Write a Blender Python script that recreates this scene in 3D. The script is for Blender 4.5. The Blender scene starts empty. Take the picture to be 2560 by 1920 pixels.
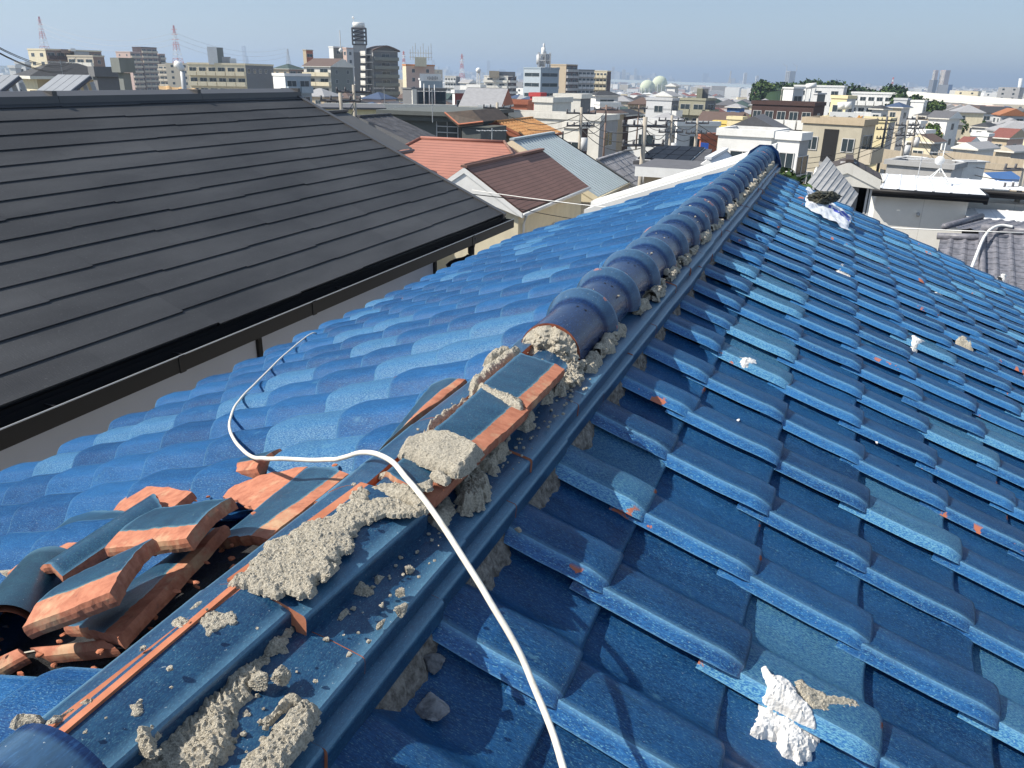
import bpy, math, random
from mathutils import Vector, noise
random.seed(7)
R_=math.radians
C=bpy.context.scene
# ------------------------------------------------------------------ camera
YAW,PIT,ROL,FPX=-.3724,.3751,.0197,1956.1
def axes():
    cy,sy=math.cos(YAW),math.sin(YAW); cp,sp=math.cos(PIT),math.sin(PIT)
    f=Vector((sy*cp,cy*cp,-sp)); r=Vector((cy,-sy,0)); u=r.cross(f)
    c,s=math.cos(ROL),math.sin(ROL)
    return c*r+s*u, -s*r+c*u, f
AR,AU,AF=axes()
cam=bpy.data.cameras.new('camera'); co=bpy.data.objects.new('camera',cam); C.collection.objects.link(co)
from mathutils import Matrix
co.matrix_world=Matrix(((AR.x,AU.x,-AF.x,0),(AR.y,AU.y,-AF.y,0),(AR.z,AU.z,-AF.z,0),(0,0,0,1)))
cam.sensor_width=36; cam.lens=FPX/2560*36; cam.clip_start=.05; cam.clip_end=40000
C.camera=co
# ------------------------------------------------------------------ light
SUN=Vector((-.866,-.42,.93)).normalized()
sel=math.asin(SUN.z)
w=bpy.data.worlds.new('World'); C.world=w; w.use_nodes=True
nt=w.node_tree; bg=nt.nodes['Background']
sky=nt.nodes.new('ShaderNodeTexSky'); sky.sky_type='NISHITA'; sky.sun_disc=False
sky.sun_elevation=sel; sky.sun_rotation=math.atan2(SUN.x,SUN.y); sky.air_density=1.0; sky.dust_density=.6; sky.ozone_density=3.0; sky.altitude=50
mx=nt.nodes.new('ShaderNodeMix'); mx.data_type='RGBA'; mx.inputs[0].default_value=.62; mx.inputs[7].default_value=(2.8,3.6,4.75,1)  # milky veil over the clear-sky colour
nt.links.new(sky.outputs[0],mx.inputs[6]); nt.links.new(mx.outputs[2],bg.inputs[0]); bg.inputs[1].default_value=.10
sl=bpy.data.lights.new('sun','SUN'); sl.energy=5.0; sl.angle=R_(.5); sl.color=(1,.93,.82)
so=bpy.data.objects.new('sun',sl); C.collection.objects.link(so)
so.rotation_euler=(-SUN).to_track_quat('-Z','Y').to_euler()
C.view_settings.view_transform='Standard'; C.view_settings.look='None'; C.view_settings.exposure=.52; C.view_settings.gamma=1
# ------------------------------------------------------------------ helpers
def ray(x,y): return AF+(x-1280)/FPX*AR-(y-960)/FPX*AU
def atx(x,y,X): d=ray(x,y); return d*(X/d.x)
def aty(x,y,Y): d=ray(x,y); return d*(Y/d.y)
def atz(x,y,Z): d=ray(x,y); return d*(Z/d.z)
def atd(x,y,D): # horizontal range D
    d=ray(x,y); return d*(D/math.hypot(d.x,d.y))
def onp(x,y,a,b):
    d=ray(x,y); return d*(a/(d.z-b*d.x))
def proj(P):
    w_=P.dot(AF); return 1280+FPX*P.dot(AR)/w_, 960-FPX*P.dot(AU)/w_
def tag(o,label=None,cat=None,group=None,kind=None):
    if label: o['label']=label
    if cat: o['category']=cat
    if group: o['group']=group
    if kind: o['kind']=kind
    return o
def empty(name,loc,label,cat,group=None,rz=0):
    o=bpy.data.objects.new(name,None); C.collection.objects.link(o); o.location=loc; o.rotation_euler=(0,0,rz); o.empty_display_size=.2
    return tag(o,label,cat,group)
class MB:
    def __init__(s): s.v=[];s.f=[];s.m=[];s.a=[];s.sm=[]
    def add(s,vs,fs,mi=0,sm=False,at=None):
        b=len(s.v); s.v+= [tuple(v) for v in vs]
        s.a+= (at if at else [(0,0,0)]*len(vs))
        for i,f in enumerate(fs):
            s.f.append(tuple(b+k for k in f)); s.m.append(mi[i] if isinstance(mi,(list,tuple)) else mi); s.sm.append(sm)
    def grid(s,P,nu,nv,mi=0,sm=True,at=None):
        fs=[(i*nv+j,i*nv+j+1,(i+1)*nv+j+1,(i+1)*nv+j) for i in range(nu-1) for j in range(nv-1)]
        s.add(P,fs,mi,sm,at)
    def box(s,c,d,rz=0,mi=0,top=None):
        x,y,z=d[0]/2,d[1]/2,d[2]/2; ca,sa=math.cos(rz),math.sin(rz)
        vs=[]
        for k in ((-x,-y,-z),(x,-y,-z),(x,y,-z),(-x,y,-z),(-x,-y,z),(x,-y,z),(x,y,z),(-x,y,z)):
            vs.append((c[0]+k[0]*ca-k[1]*sa,c[1]+k[0]*sa+k[1]*ca,c[2]+k[2]))
        t=mi if top is None else top
        s.add(vs,[(0,3,2,1),(4,5,6,7),(0,1,5,4),(1,2,6,5),(2,3,7,6),(3,0,4,7)],[mi,t,mi,mi,mi,mi])
    def tube(s,pts,r,n=8,mi=0,cap=True):
        pts=[Vector(p) for p in pts]; rings=[]; 
        for i,p in enumerate(pts):
            t=(pts[min(i+1,len(pts)-1)]-pts[max(i-1,0)]).normalized()
            a=t.cross(Vector((0,0,1)) if abs(t.z)<.95 else Vector((1,0,0))).normalized(); b=t.cross(a)
            rr=r[i] if isinstance(r,(list,tuple)) else r
            rings.append([p+(a*math.cos(2*math.pi*k/n)+b*math.sin(2*math.pi*k/n))*rr for k in range(n)])
        vs=[v for g in rings for v in g]
        fs=[(i*n+k,i*n+(k+1)%n,(i+1)*n+(k+1)%n,(i+1)*n+k) for i in range(len(pts)-1) for k in range(n)]
        if cap: fs+= [tuple(range(n))[::-1],tuple((len(pts)-1)*n+k for k in range(n))]
        s.add(vs,fs,mi,n>4)
    def bar(s,a,b,w,mi=0): s.tube([a,b],w*.7071,4,mi)
    def prism(s,poly,ext,mi=0):
        n=len(poly); e=Vector(ext); vs=[Vector(p) for p in poly]; vs+= [v+e for v in vs]
        s.add(vs,[tuple(range(n)),tuple(range(2*n-1,n-1,-1))]+[(k,k+n,(k+1)%n+n,(k+1)%n) for k in range(n)],mi)
    def slab(s,q,th,mi=0,down=Vector((0,0,-1))):
        s.prism(q,down*th,mi)
    def build(s,name,mats,parent=None,label=None,cat=None,group=None,kind=None,origin=None,attr=False):
        me=bpy.data.meshes.new(name)
        vs=s.v
        if origin is not None: vs=[(v[0]-origin[0],v[1]-origin[1],v[2]-origin[2]) for v in vs]
        elif parent is not None and s.__dict__.get('world',True):
            o=parent.location; 
            p2=parent
            L=Vector(parent.location)
            while p2.parent: p2=p2.parent; L+=Vector(p2.location)
            if parent.rotation_euler.z==0: vs=[(v[0]-L[0],v[1]-L[1],v[2]-L[2]) for v in vs]
        me.from_pydata(vs,[],s.f)
        for m in (mats if isinstance(mats,(list,tuple)) else [mats]): me.materials.append(m)
        me.polygons.foreach_set('material_index',s.m); me.polygons.foreach_set('use_smooth',s.sm)
        if attr:
            A=me.color_attributes.new('tint','FLOAT_COLOR','POINT'); flat=[]
            for a in s.a: flat+= [a[0],a[1],a[2],1]
            A.data.foreach_set('color',flat)
        me.update()
        o=bpy.data.objects.new(name,me); C.collection.objects.link(o)
        if origin is not None: o.location=origin
        if parent is not None: o.parent=parent
        return tag(o,label,cat,group,kind)
# ------------------------------------------------------------------ materials
def newmat(name):
    m=bpy.data.materials.new(name); m.use_nodes=True; n=m.node_tree; b=n.nodes['Principled BSDF']; return m,n,b
def N(n,t,**k):
    o=n.nodes.new(t)
    for a,v in k.items():
        if a in o.inputs.keys(): o.inputs[a].default_value=v
        else: setattr(o,a,v)
    return o
def coords(n,scale=(1,1,1)):
    g=N(n,'ShaderNodeNewGeometry'); mp=N(n,'ShaderNodeMapping'); mp.inputs['Scale'].default_value=scale
    n.links.new(g.outputs['Position'],mp.inputs['Vector']); return mp.outputs[0]
def ramp(n,src,stops):
    r=N(n,'ShaderNodeValToRGB'); e=r.color_ramp.elements
    while len(e)<len(stops): e.new(.5)
    for k,(p,c) in enumerate(stops): e[k].position=p; e[k].color=(c,c,c,1) if not isinstance(c,tuple) else (*c,1)
    n.links.new(src,r.inputs[0]); return r.outputs[0]
def mix(n,f,a,b):
    m=N(n,'ShaderNodeMix',data_type='RGBA')
    for s,v in ((m.inputs[0],f),(m.inputs[6],a),(m.inputs[7],b)):
        if isinstance(v,tuple): s.default_value=(*v,1)
        elif isinstance(v,(int,float)): s.default_value=v
        else: n.links.new(v,s)
    return m.outputs[2]
def math_(n,op,a,b=0):
    m=N(n,'ShaderNodeMath',operation=op)
    for s,v in ((m.inputs[0],a),(m.inputs[1],b)):
        if isinstance(v,(int,float)): s.default_value=v
        else: n.links.new(v,s)
    return m.outputs[0]
def noise_(n,vec,scale,detail=3,rough=.55):
    t=N(n,'ShaderNodeTexNoise'); t.inputs['Scale'].default_value=scale; t.inputs['Detail'].default_value=detail; t.inputs['Roughness'].default_value=rough
    if vec is not None: n.links.new(vec,t.inputs['Vector'])
    return t.outputs[0]
def bump(n,b,h,s,d=.01):
    k=N(n,'ShaderNodeBump'); k.inputs['Strength'].default_value=s; k.inputs['Distance'].default_value=d
    n.links.new(h,k.inputs['Height']); n.links.new(k.outputs[0],b.inputs['Normal'])
def glaze(name,deep=(.003,.034,.135),mid=(.026,.150,.385),light=(.20,.46,.56),sc=(28,170,60),rough=.34,usetint=True,specamt=.55,clay=False,spec=.5):
    m,n,b=newmat(name)
    at=N(n,'ShaderNodeAttribute',attribute_name='tint'); sep=N(n,'ShaderNodeSeparateColor'); n.links.new(at.outputs['Color'],sep.inputs[0])
    v=coords(n,sc); v1=coords(n)
    big=noise_(n,coords(n,(3,9,3)),3,4,.6)
    st=noise_(n,v,1.2,5,.7)
    fine=noise_(n,coords(n,(sc[0]*2.6,sc[1]*2.6,sc[2]*3)),1.3,5,.75)
    f=math_(n,'ADD',math_(n,'MULTIPLY',big,.50),math_(n,'MULTIPLY',st,.40)); f=math_(n,'ADD',f,math_(n,'MULTIPLY',math_(n,'SUBTRACT',fine,.44),1.35))
    f=math_(n,'ADD',f,math_(n,'MULTIPLY',sep.outputs[0],.34)) if usetint else f
    c=mix(n,ramp(n,f,[(.36,0.),(.86,1.)]),deep,mid)
    # speckle of paler glaze, denser on some tiles
    sp=noise_(n,coords(n,(sc[0]*5.5,sc[1]*4.6,sc[2]*7)),1,3,.7)
    th=math_(n,'ADD',sp,math_(n,'MULTIPLY',math_(n,'GREATER_THAN',sep.outputs[0],.84),.10)) if usetint else sp
    c=mix(n,math_(n,'MULTIPLY',ramp(n,th,[(.56,0.),(.68,1.)]),specamt),c,light)
    # pale edge highlight painted in where g is high (arrises)
    c=mix(n,math_(n,'MULTIPLY',sep.outputs[1],math_(n,'MULTIPLY_ADD',st,.9)),c,(.20,.42,.58))
    # greenish brown crawl
    c=mix(n,ramp(n,noise_(n,coords(n,(2,7,3)),2.3,5,.7),[(.64,0.),(.74,.30)]),c,(.04,.10,.11))
    # pale worn glaze blotches
    if usetint: c=mix(n,ramp(n,noise_(n,coords(n,(7,11,7)),1.4,5,.6),[(.66,0.),(.73,.5)]),c,(.20,.45,.60))
    # dust
    c=mix(n,ramp(n,noise_(n,v1,260,2),[(.70,0.),(.76,.6)]),c,(.45,.5,.52))
    # clay chips on marked edges
    ch=math_(n,'MULTIPLY',sep.outputs[2],ramp(n,noise_(n,v1,17,4,.6),[(.60,0.),(.62,1.)]))
    cc=(.50,.15,.06)
    if clay:
        dv=math_(n,'ADD',sep.outputs[2],math_(n,'MULTIPLY',math_(n,'SUBTRACT',noise_(n,v1,22,5,.7),.5),.42))
        ch=math_(n,'GREATER_THAN',dv,.5)
        c=mix(n,ramp(n,dv,[(.36,0.),(.50,.55)]),c,(.16,.30,.33))  # pale thin glaze where it runs out
        cl=mix(n,ramp(n,noise_(n,coords(n,(1,2,2)),26,6,.7),[(.3,0.),(.7,1.)]),(.27,.085,.045),(.47,.19,.11))
        cl=mix(n,ramp(n,noise_(n,v1,9,5,.7),[(.52,0.),(.66,.75)]),cl,(.46,.33,.20)); cl=mix(n,ramp(n,noise_(n,v1,34,5,.7),[(.60,0.),(.70,.55)]),cl,(.12,.06,.045))
        cc=cl
    c=mix(n,ch,c,cc)
    n.links.new(c,b.inputs['Base Color'])
    rr=math_(n,'ADD',math_(n,'MULTIPLY',st,.22),rough-.1); rr=math_(n,'ADD',rr,math_(n,'MULTIPLY',ch,.5)); n.links.new(rr,b.inputs['Roughness'])
    b.inputs['IOR'].default_value=1.5; b.inputs['Specular IOR Level'].default_value=spec
    bump(n,b,math_(n,'ADD',noise_(n,v1,60,3),math_(n,'MULTIPLY',st,.4)),.12,.004)
    return m
def rough_mat(name,col,col2,scale=30,bs=.3,bd=.004,rough=.9,detail=6,sc=(1,1,1),lo=.35,hi=.65,spec=.3):
    m,n,b=newmat(name); v=coords(n,sc); t=noise_(n,v,scale,detail,.62)
    n.links.new(mix(n,ramp(n,t,[(lo,0.),(hi,1.)]),col,col2),b.inputs['Base Color'])
    b.inputs['Roughness'].default_value=rough; b.inputs['Specular IOR Level'].default_value=spec
    if bs: bump(n,b,noise_(n,v,scale*2.2,5),bs,bd)
    return m
M={}
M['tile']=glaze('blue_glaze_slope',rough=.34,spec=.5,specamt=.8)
M['tile_sunny']=glaze('blue_glaze_sunlit',deep=(.008,.062,.215),mid=(.034,.185,.47),light=(.24,.50,.66),rough=.50,spec=.18,specamt=.8)  # same glaze made brighter, sunlight on the left slope put into its colour
M['cap']=glaze('blue_glaze_cap',deep=(.003,.013,.055),mid=(.008,.036,.125),light=(.04,.13,.30),sc=(60,14,60),rough=.20,usetint=False,specamt=.3)
M['flat']=glaze('blue_glaze_flat',deep=(.006,.030,.085),mid=(.018,.085,.17),light=(.13,.30,.36),sc=(170,60,120),rough=.34,usetint=False,specamt=.45)
M['clay']=rough_mat('terracotta',(.36,.12,.06),(.50,.20,.115),14,.5,.003,.88)
M['clayd']=rough_mat('old_clay',(.20,.055,.03),(.36,.13,.07),22,.5,.004,.9)
M['mortar']=rough_mat('mortar',(.36,.32,.25),(.74,.68,.56),330,1.0,.008,.98,detail=10,lo=.32,hi=.56)
M['plaster']=rough_mat('white_plaster',(.62,.60,.57),(.80,.79,.77),55,.8,.004,.9)
M['mud']=rough_mat('grey_mud',(.10,.09,.08),(.30,.28,.25),90,1.0,.005,.98)
M['rock']=rough_mat('grey_stone',(.07,.07,.075),(.34,.34,.35),30,.6,.003,.9)
M['felt']=rough_mat('black_felt',(.006,.006,.007),(.03,.03,.032),180,.8,.003,.75)
M['cable']=rough_mat('white_pvc',(.56,.51,.42),(.76,.72,.63),60,.2,.001,.45,spec=.4,lo=.25,hi=.5)
M['dark']=rough_mat('darkness',(.01,.01,.012),(.02,.02,.02),3,0)

# ------------------------------------------------------------------ our blue roof
ZR=lambda x:-.926-.404*x
ZL=lambda x:-1.530+.38*(x+2.78)
house=empty('tiled_house',(-.56,3.5,-7.0),'house under the camera with a blue glazed tile gable roof whose ridge is being dismantled','house')
PROF=[(0,.016),(.010,.011),(.028,.004),(.055,0),(.085,-.001),(.108,.001),(.124,.006),(.138,.014),(.150,.024),(.162,.034),(.174,.0415),(.188,.0455),(.210,.0475),(.236,.0475),(.254,.0462),(.2635,.0445),(.2665,.0415),(.2710,.0365),(.2765,.0305),(.2805,.0265),(.283,.0240)]
W,LN=.265,.235
def tile_mesh(mb,org,du,dl,dn,rnd,rng,chip=0,lift=.017,hs=1.0):
    """org: lip corner at the front; du: unit towards the pan side; dl: unit upslope; dn: normal"""
    nu=len(PROF); us=PROF
    jit=rng.uniform(-.0055,.0055); yaw=rng.uniform(-.014,.014); lf=lift+rng.uniform(-.003,.004); roll=rng.uniform(-.010,.010); push=rng.uniform(-.006,.006)
    rows=[(.300,0,0,0),(.12,lf*.6,0,0),(.045,lf,0,0),(.030,lf,0,0),(.018,lf,0,0),(.009,lf,.1,0),(.004,lf-.0006,.35,1),(0,lf-.004,.5,1),(.0008,lf-.018,0,.6)]
    P=[];A=[]
    for (l,h,e,c) in rows:
        for k,(u,hh) in enumerate(us):
            ud=.283-u  # distance from the lip
            ef=max(0,1-l/.042)**1.7*(1 if hs==1 else .35)
            if k>=12: hh=hh-ef*(.012*min(1,(k-11)/4)*max(0,(hh-.018))/.03); ud=ud+ef*.010*min(1,(k-11)/6)
            g=e*(.45 if hs==1 else 1.1)
            if k==15: g=max(g,.55)
            if k==16: g=max(g,.25)
            if k>=20: g=max(g,.35)
            cc=chip*(c if l<.03 else 0)+(chip*.9 if k>=17 else 0)
            p=org+du*(ud+jit+yaw*l)+dl*(l+push+yaw*ud)+dn*(hh*hs+h+roll*(ud-.13))
            P.append(p);A.append((rnd,g,cc))
    n=len(us); fs=[]
    for i in range(len(rows)-1):
        for j in range(n-1):
            if j!=15 or True: fs.append((i*n+j,i*n+j+1,(i+1)*n+j+1,(i+1)*n+j))
        mb.add([p for k,p in enumerate(P)],[f for f in fs if f[0]%n<15],0,True,A)
    mb.add([P[i*n+j] for i in range(len(rows)) for j in range(15,n)],[(i*(n-15)+j,i*(n-15)+j+1,(i+1)*(n-15)+j+1,(i+1)*(n-15)+j) for i in range(len(rows)-1) for j in range(n-16)],0,True,[A[i*n+j] for i in range(len(rows)) for j in range(15,n)])
def slope(side):
    mb=MB(); rng=random.Random(11 if side>0 else 5)
    th=math.atan(.404 if side>0 else .38); ct,st=math.cos(th),math.sin(th)
    if side>0: dl=Vector((-ct,0,st)); du=Vector((0,1,0)); dn=Vector((st,0,ct))
    else: dl=Vector((ct,0,st)); du=Vector((0,-1,0)); dn=Vector((-st,0,ct))
    cells=[(i,k) for i in (range(0,17) if side>0 else range(0,10)) for k in range(-9,20)]
    for i,k in cells:
        if side>0:
            x=-.25+LN*ct*i; y=1.829+W*k; z=ZR(x)
        else:
            x=-2.78+LN*ct*i; y=2.0595+.075+W*k; z=ZL(x)
            if y>7.45: continue
            if i>=7 and y<1.16 and y>.60 : 
                if not(i==7 and y>1.0): continue
            if i==9 and .60<y<1.2: continue
        if side>0 and y>6.95: continue
        tile_mesh(mb,Vector((x,y,z)),du,dl,dn,rng.random(),rng,chip=1 if rng.random()<.13 else 0,hs=1.0 if side>0 else 1.28)
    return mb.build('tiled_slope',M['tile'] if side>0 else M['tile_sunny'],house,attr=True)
sr=slope(1); sl_=slope(-1)
# felt deck under the tiles and the plain body of the house
mb=MB()
for s,(xa,xb,Z) in ((1,(-.56,3.4,ZR)),(-1,(-2.70,-.56,ZL))):
    nx,ny=22,60; P=[]
    for a in range(nx):
        for b_ in range(ny):
            x=xa+(xb-xa)*a/(nx-1); y=-1.0+8.15*b_/(ny-1)
            P.append((x,y,Z(x)-.022+.005*noise.noise(Vector((x*5,y*5,0)))))
    mb.grid(P,nx,ny)
mb.build('roof_felt',M['felt'],house)
M['stucco']=rough_mat('cream_stucco',(.55,.52,.46),(.62,.60,.54),40,.3)
M['wood']=rough_mat('brown_timber',(.10,.06,.035),(.17,.10,.06),14,.3,sc=(1,8,1))
mb=MB(); mb.prism([(-2.45,-.9,-7),(2.9,-.9,-7),(2.9,-.9,ZR(2.9)-.1),(-.56,-.9,-.80),(-2.45,-.9,ZL(-2.45)-.1)],(0,7.7,0))
mb.build('wall',M['stucco'],house)
mb=MB(); mb.box((-2.66,3.05,ZL(-2.7)-.08),(.03,8.1,.12))
mb.prism([(-2.70,7.13,ZL(-2.7)-.03),(-.56,7.13,-.72),(3.4,7.13,ZR(3.4)-.03),(3.4,7.13,ZR(3.4)-.17),(-.56,7.13,-.86),(-2.70,7.13,ZL(-2.7)-.17)],(0,.03,0))
mb.build('fascia',M['wood'],house)
# ------------------------------------------------------------------ ridge stack
XC=-.56
def noshi(mb,x_in,x_out,y0,y1,z_in,z_out,th=.020,lip=.030,arch=.004,clay_w=0,mi=(0,1),end=0.0,skew=0,tw=0):
    """flat ridge tile: inner edge x_in, outer edge x_out turned down; clay_w = bare strip at the inner side"""
    ny=7;prof=[]
    n=7
    sgn=1 if x_out>x_in else -1; Wd=abs(x_out-x_in)
    for k in range(n):
        t=k/(n-1); prof.append((t,x_in+(x_out-x_in)*t, z_in+(z_out-z_in)*t+arch*math.sin(math.pi*t)))
    if clay_w: prof.insert(1,(clay_w/Wd,x_in+sgn*clay_w,z_in+(z_out-z_in)*clay_w/Wd+arch*math.sin(math.pi*clay_w/Wd))); prof.sort()
    top=[(p[1],p[2]) for p in prof]
    side=[(x_out+sgn*.0025,z_out-.003),(x_out+sgn*.003,z_out-.008),(x_out+sgn*.001,z_out-lip)]
    bot=[(x_out-sgn*.012,z_out-lip+.002),(x_out-sgn*.014,z_out-th)]+[(x_in,z_in-th)]
    sec=top+side+bot; m=len(sec)
    P=[];A=[]
    rows=[y0+(y1-y0)*k/(ny-1) for k in range(ny)]
    for y in rows:
        for k,(x,z) in enumerate(sec):
            t=(y-y0)/(y1-y0)
            P.append((x+skew*(t-.5),y,z+tw*(t-.5))); A.append((.4,.35 if k in (len(top)-1,len(top)) else 0,.0))
    fs=[];ms=[]
    for i in range(ny-1):
        for k in range(m):
            k2=(k+1)%m; fs.append((i*m+k,i*m+k2,(i+1)*m+k2,(i+1)*m+k))
            cl=(clay_w and k==0) or k>=len(top)+2
            if clay_w and k<len(top)-1: 
                xm=abs((sec[k][0]+sec[k2][0])/2-x_in); cl=xm<clay_w
            ms.append(mi[1] if cl else mi[0])
    b=len(mb.v); mb.add(P,fs,ms,False,A)
    for r in (0,ny-1):
        # end caps as quads between top and underside
        ids=[r*m+k for k in range(m)]
        mb.f.append(tuple(b+q for q in (ids if r==0 else ids[::-1]))); mb.m.append(mi[1]); mb.sm.append(False)
rng=random.Random(3)
FM=[M['flat'],M['clay']]
# mud core under the ridge
def lumpy(mb,P0,P1,w,h,seed,n=60,m=16,am=.012,fr=30,mi=0):
    """a lumpy half round bank of mortar from P0 to P1"""
    P=[];P0=Vector(P0);P1=Vector(P1);t=(P1-P0).normalized();s=Vector((0,0,1)).cross(t).normalized()
    for i in range(n):
        c=P0+(P1-P0)*i/(n-1)
        for j in range(m):
            a=math.pi*j/(m-1)
            q=c+s*(math.cos(a)*w)+Vector((0,0,math.sin(a)*h))
            k=noise.noise(q*fr+Vector((seed,0,0)))*am+noise.noise(q*fr*3.3+Vector((seed,7,0)))*am*.5
            q+= (s*math.cos(a)+Vector((0,0,1))*math.sin(a))*k
            P.append(q)
    mb.grid(P,n,m,mi)
mb=MB(); 
mb.prism([(-.68,-.8,-.86),(-.445,-.8,-.86),(-.440,-.8,-.690),(-.47,-.8,-.665),(-.64,-.8,-.665),(-.675,-.8,-.69)],(0,7.9,0))
# mud showing between the tiles under the lowest flat tile
P=[];ny=900
for i in range(ny):
    y=-.5+7.6*i/(ny-1)
    for j in range(8):
        t=j/7; q=Vector((-.425+.03*t,y,-.695-.085*t))
        q+=Vector((1,0,.3))*(noise.noise(q*35)*.010+noise.noise(q*110)*.005)
        P.append(q)
mb.grid(P,ny,8)
P=[]
for i in range(ny):
    y=-.5+7.6*i/(ny-1)
    for j in range(8):
        t=j/7; q=Vector((-.695-.03*t,y,-.695-.085*t)); q+=Vector((-1,0,.3))*(noise.noise(q*35)*.010+noise.noise(q*110)*.005)
        P.append(q)
mb.grid(P,ny,8)
mb.build('mud_bed',M['mud'],house)
# layers 1 and 2, both sides, lengths of 0.28
for lay,(zo,xo) in enumerate(((-.674,.148),(-.644,.132))):
    for sgn in (1,-1):
        y=-.6+.11*lay; 
        while y<7.1:
            dx=rng.uniform(-.003,.003); dz=rng.uniform(-.002,.002); L=.280
            if sgn<0 and lay==1 and .55<y+L/2<.90: dx-=.008
            mb=MB(); noshi(mb,XC+sgn*.01,XC+sgn*(xo+dx),y+.0012,min(y+L,7.14),zo+.018+dz,zo+dz,lip=.031,skew=rng.uniform(-.003,.003))
            mb.build('flat_ridge_tile',FM,house,attr=True); y+=L
# layer 3
def l3(x_in,x_out,y0,y1,zi,zo,clay=.0,skew=0,tw=0,label=None,arch=.005):
    mb=MB(); noshi(mb,x_in,x_out,y0,y1,zi,zo,lip=.036,clay_w=clay,skew=skew,arch=arch,tw=tw); return mb.build('flat_ridge_tile',FM,house,attr=True,label=label)
l3(-.609,-.530,.335,.632,-.583,-.600,.016,.012,label='flat blue ridge tile with a bare clay strip and mortar stuck on it')
l3(-.602,-.492,.622,.892,-.578,-.600,.014,.022,.004,label='flat blue ridge tile under the long patch of mortar')
l3(-.570,-.495,.900,1.17,-.580,-.604,.0)
y=1.18
while y<7.1:
    l3(-.565,-.487,y,min(y+.272,7.14),-.588,-.606,0); y+=.274
y=.345
for k in range(26):
    if y>7.1: break
    l3(-.590+(.002*(k%3)),-.652+(.002*(k%2)),y,min(y+.272,7.14),-.580,-.606,.0 if k!=0 else .01,.004 if k%2 else -.004); y+=.274
# layer 4: three short pieces with bare clay margins
def plate(q,th,mats=(0,1),clay=None,bow=.006,n=6,name='roof_tile_piece',parent=None,label=None,cat=None,group=None,M2=None,tuck=None):
    """quad q (a,b,c,d) ab = first long edge, dc = second; clay=(side,frac0,frac1): bare strip next to the edge dc, curved"""
    a,b,c,d=[Vector(p) for p in q]; nrm=(b-a).cross(d-a).normalized()
    if nrm.z<0: nrm=-nrm
    nu,nv=26,16; mb=MB(); P=[];A=[]
    def tp(s,t):
        p=(a*(1-s)+b*s)*(1-t)+(d*(1-s)+c*s)*t+nrm*(bow*math.sin(math.pi*t))
        p+=nrm*noise.noise(p*16)*.0022
        if s in(0,1): p+=((b-a).normalized()*(.006*noise.noise(p*45)+.003*noise.noise(p*130)))
        if t in(0,1): p+=((d-a).normalized()*(.002*noise.noise(p*60)+.0012*noise.noise(p*170)))
        return p
    G=[[tp(i/(nu-1),j/(nv-1)) for j in range(nv)] for i in range(nu)]
    for i in range(nu):
        for j in range(nv):
            s_,t=i/(nu-1),j/(nv-1); bb=0
            if clay: f_=clay[0]*(1-s_)+clay[1]*s_; bb=.5+(t-(1-f_))*3.2
            if mats[0]==1: bb=1.6
            P.append(G[i][j]); A.append((.5,.3 if j in(0,nv-1) or i in (0,nu-1) else 0,max(-.5,min(1.6,bb))))
    mb.grid(P,nu,nv,0,True,A)
    ring=[(i,0) for i in range(nu)]+[(nu-1,j) for j in range(1,nv)]+[(i,nv-1) for i in range(nu-2,-1,-1)]+[(0,j) for j in range(nv-2,0,-1)]
    L=[];n=len(ring)
    for q in range(4):
        for (i,j) in ring:
            p=G[i][j]-nrm*th*q/3
            out=Vector((0,0,0))
            if i in(0,nu-1): out+=(b-a).normalized()*(1 if i else -1)
            if j in(0,nv-1): out+=(d-a).normalized()*(1 if j else -1)
            if 0<q<3: p+=out*(.0018+.0016*noise.noise(p*60))
            L.append(p)
    mb.add(L,[(q*n+k,q*n+(k+1)%n,(q+1)*n+(k+1)%n,(q+1)*n+k) for q in range(3) for k in range(n)],0,False,[(.5,0,1.6)]*len(L))
    B=[G[i][j]-nrm*th for i in range(nu) for j in range(nv)]; mb.grid(B,nu,nv,0,False,[(.5,0,1.6)]*len(B))
    cen=(a+b+c+d)/4
    return mb.build(name,M['piece2'] if clay and mats[1]==2 else M['piece'],parent,label,cat,group,attr=True,origin=None if parent else cen)
M['piece']=glaze('part_glazed_clay',deep=(.006,.026,.065),mid=(.016,.080,.15),light=(.10,.27,.29),sc=(120,90,120),rough=.34,usetint=False,specamt=.6,clay=True)
M['piece2']=M['piece']
M['flat2']=glaze('blue_glaze_flat_greenish',deep=(.006,.024,.055),mid=(.016,.075,.12),light=(.10,.26,.27),sc=(150,80,120),rough=.34,usetint=False,specamt=.6)
FM2=[M['flat2'],M['clay'],M['clayd']]
ZT=-.566
def pz(x,y,z=ZT): return atz(x,y,z)
plate([pz(1082,1078,-.560),pz(1207,965,-.560),pz(1322,1025,-.574),pz(1204,1130,-.576)],.020,(0,2),(.30,.26),.003,label='short flat tile with worn blue glaze and a wide clay margin',parent=house,name='flat_ridge_tile',M2=FM2)
plate([pz(1205,960,-.558),pz(1300,882,-.558),pz(1412,922,-.572),pz(1318,1018,-.573)],.020,(0,2),(.24,.24),.003,label='short flat tile with dark speckled glaze beside the mortar mound',parent=house,name='flat_ridge_tile',M2=FM2)
plate([pz(965,1180,-.572),pz(1080,1082,-.572),pz(1202,1136,-.584),pz(1078,1255,-.588)],.020,(0,2),(.28,.26),.003,parent=house,name='flat_ridge_tile',M2=FM2)
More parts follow.
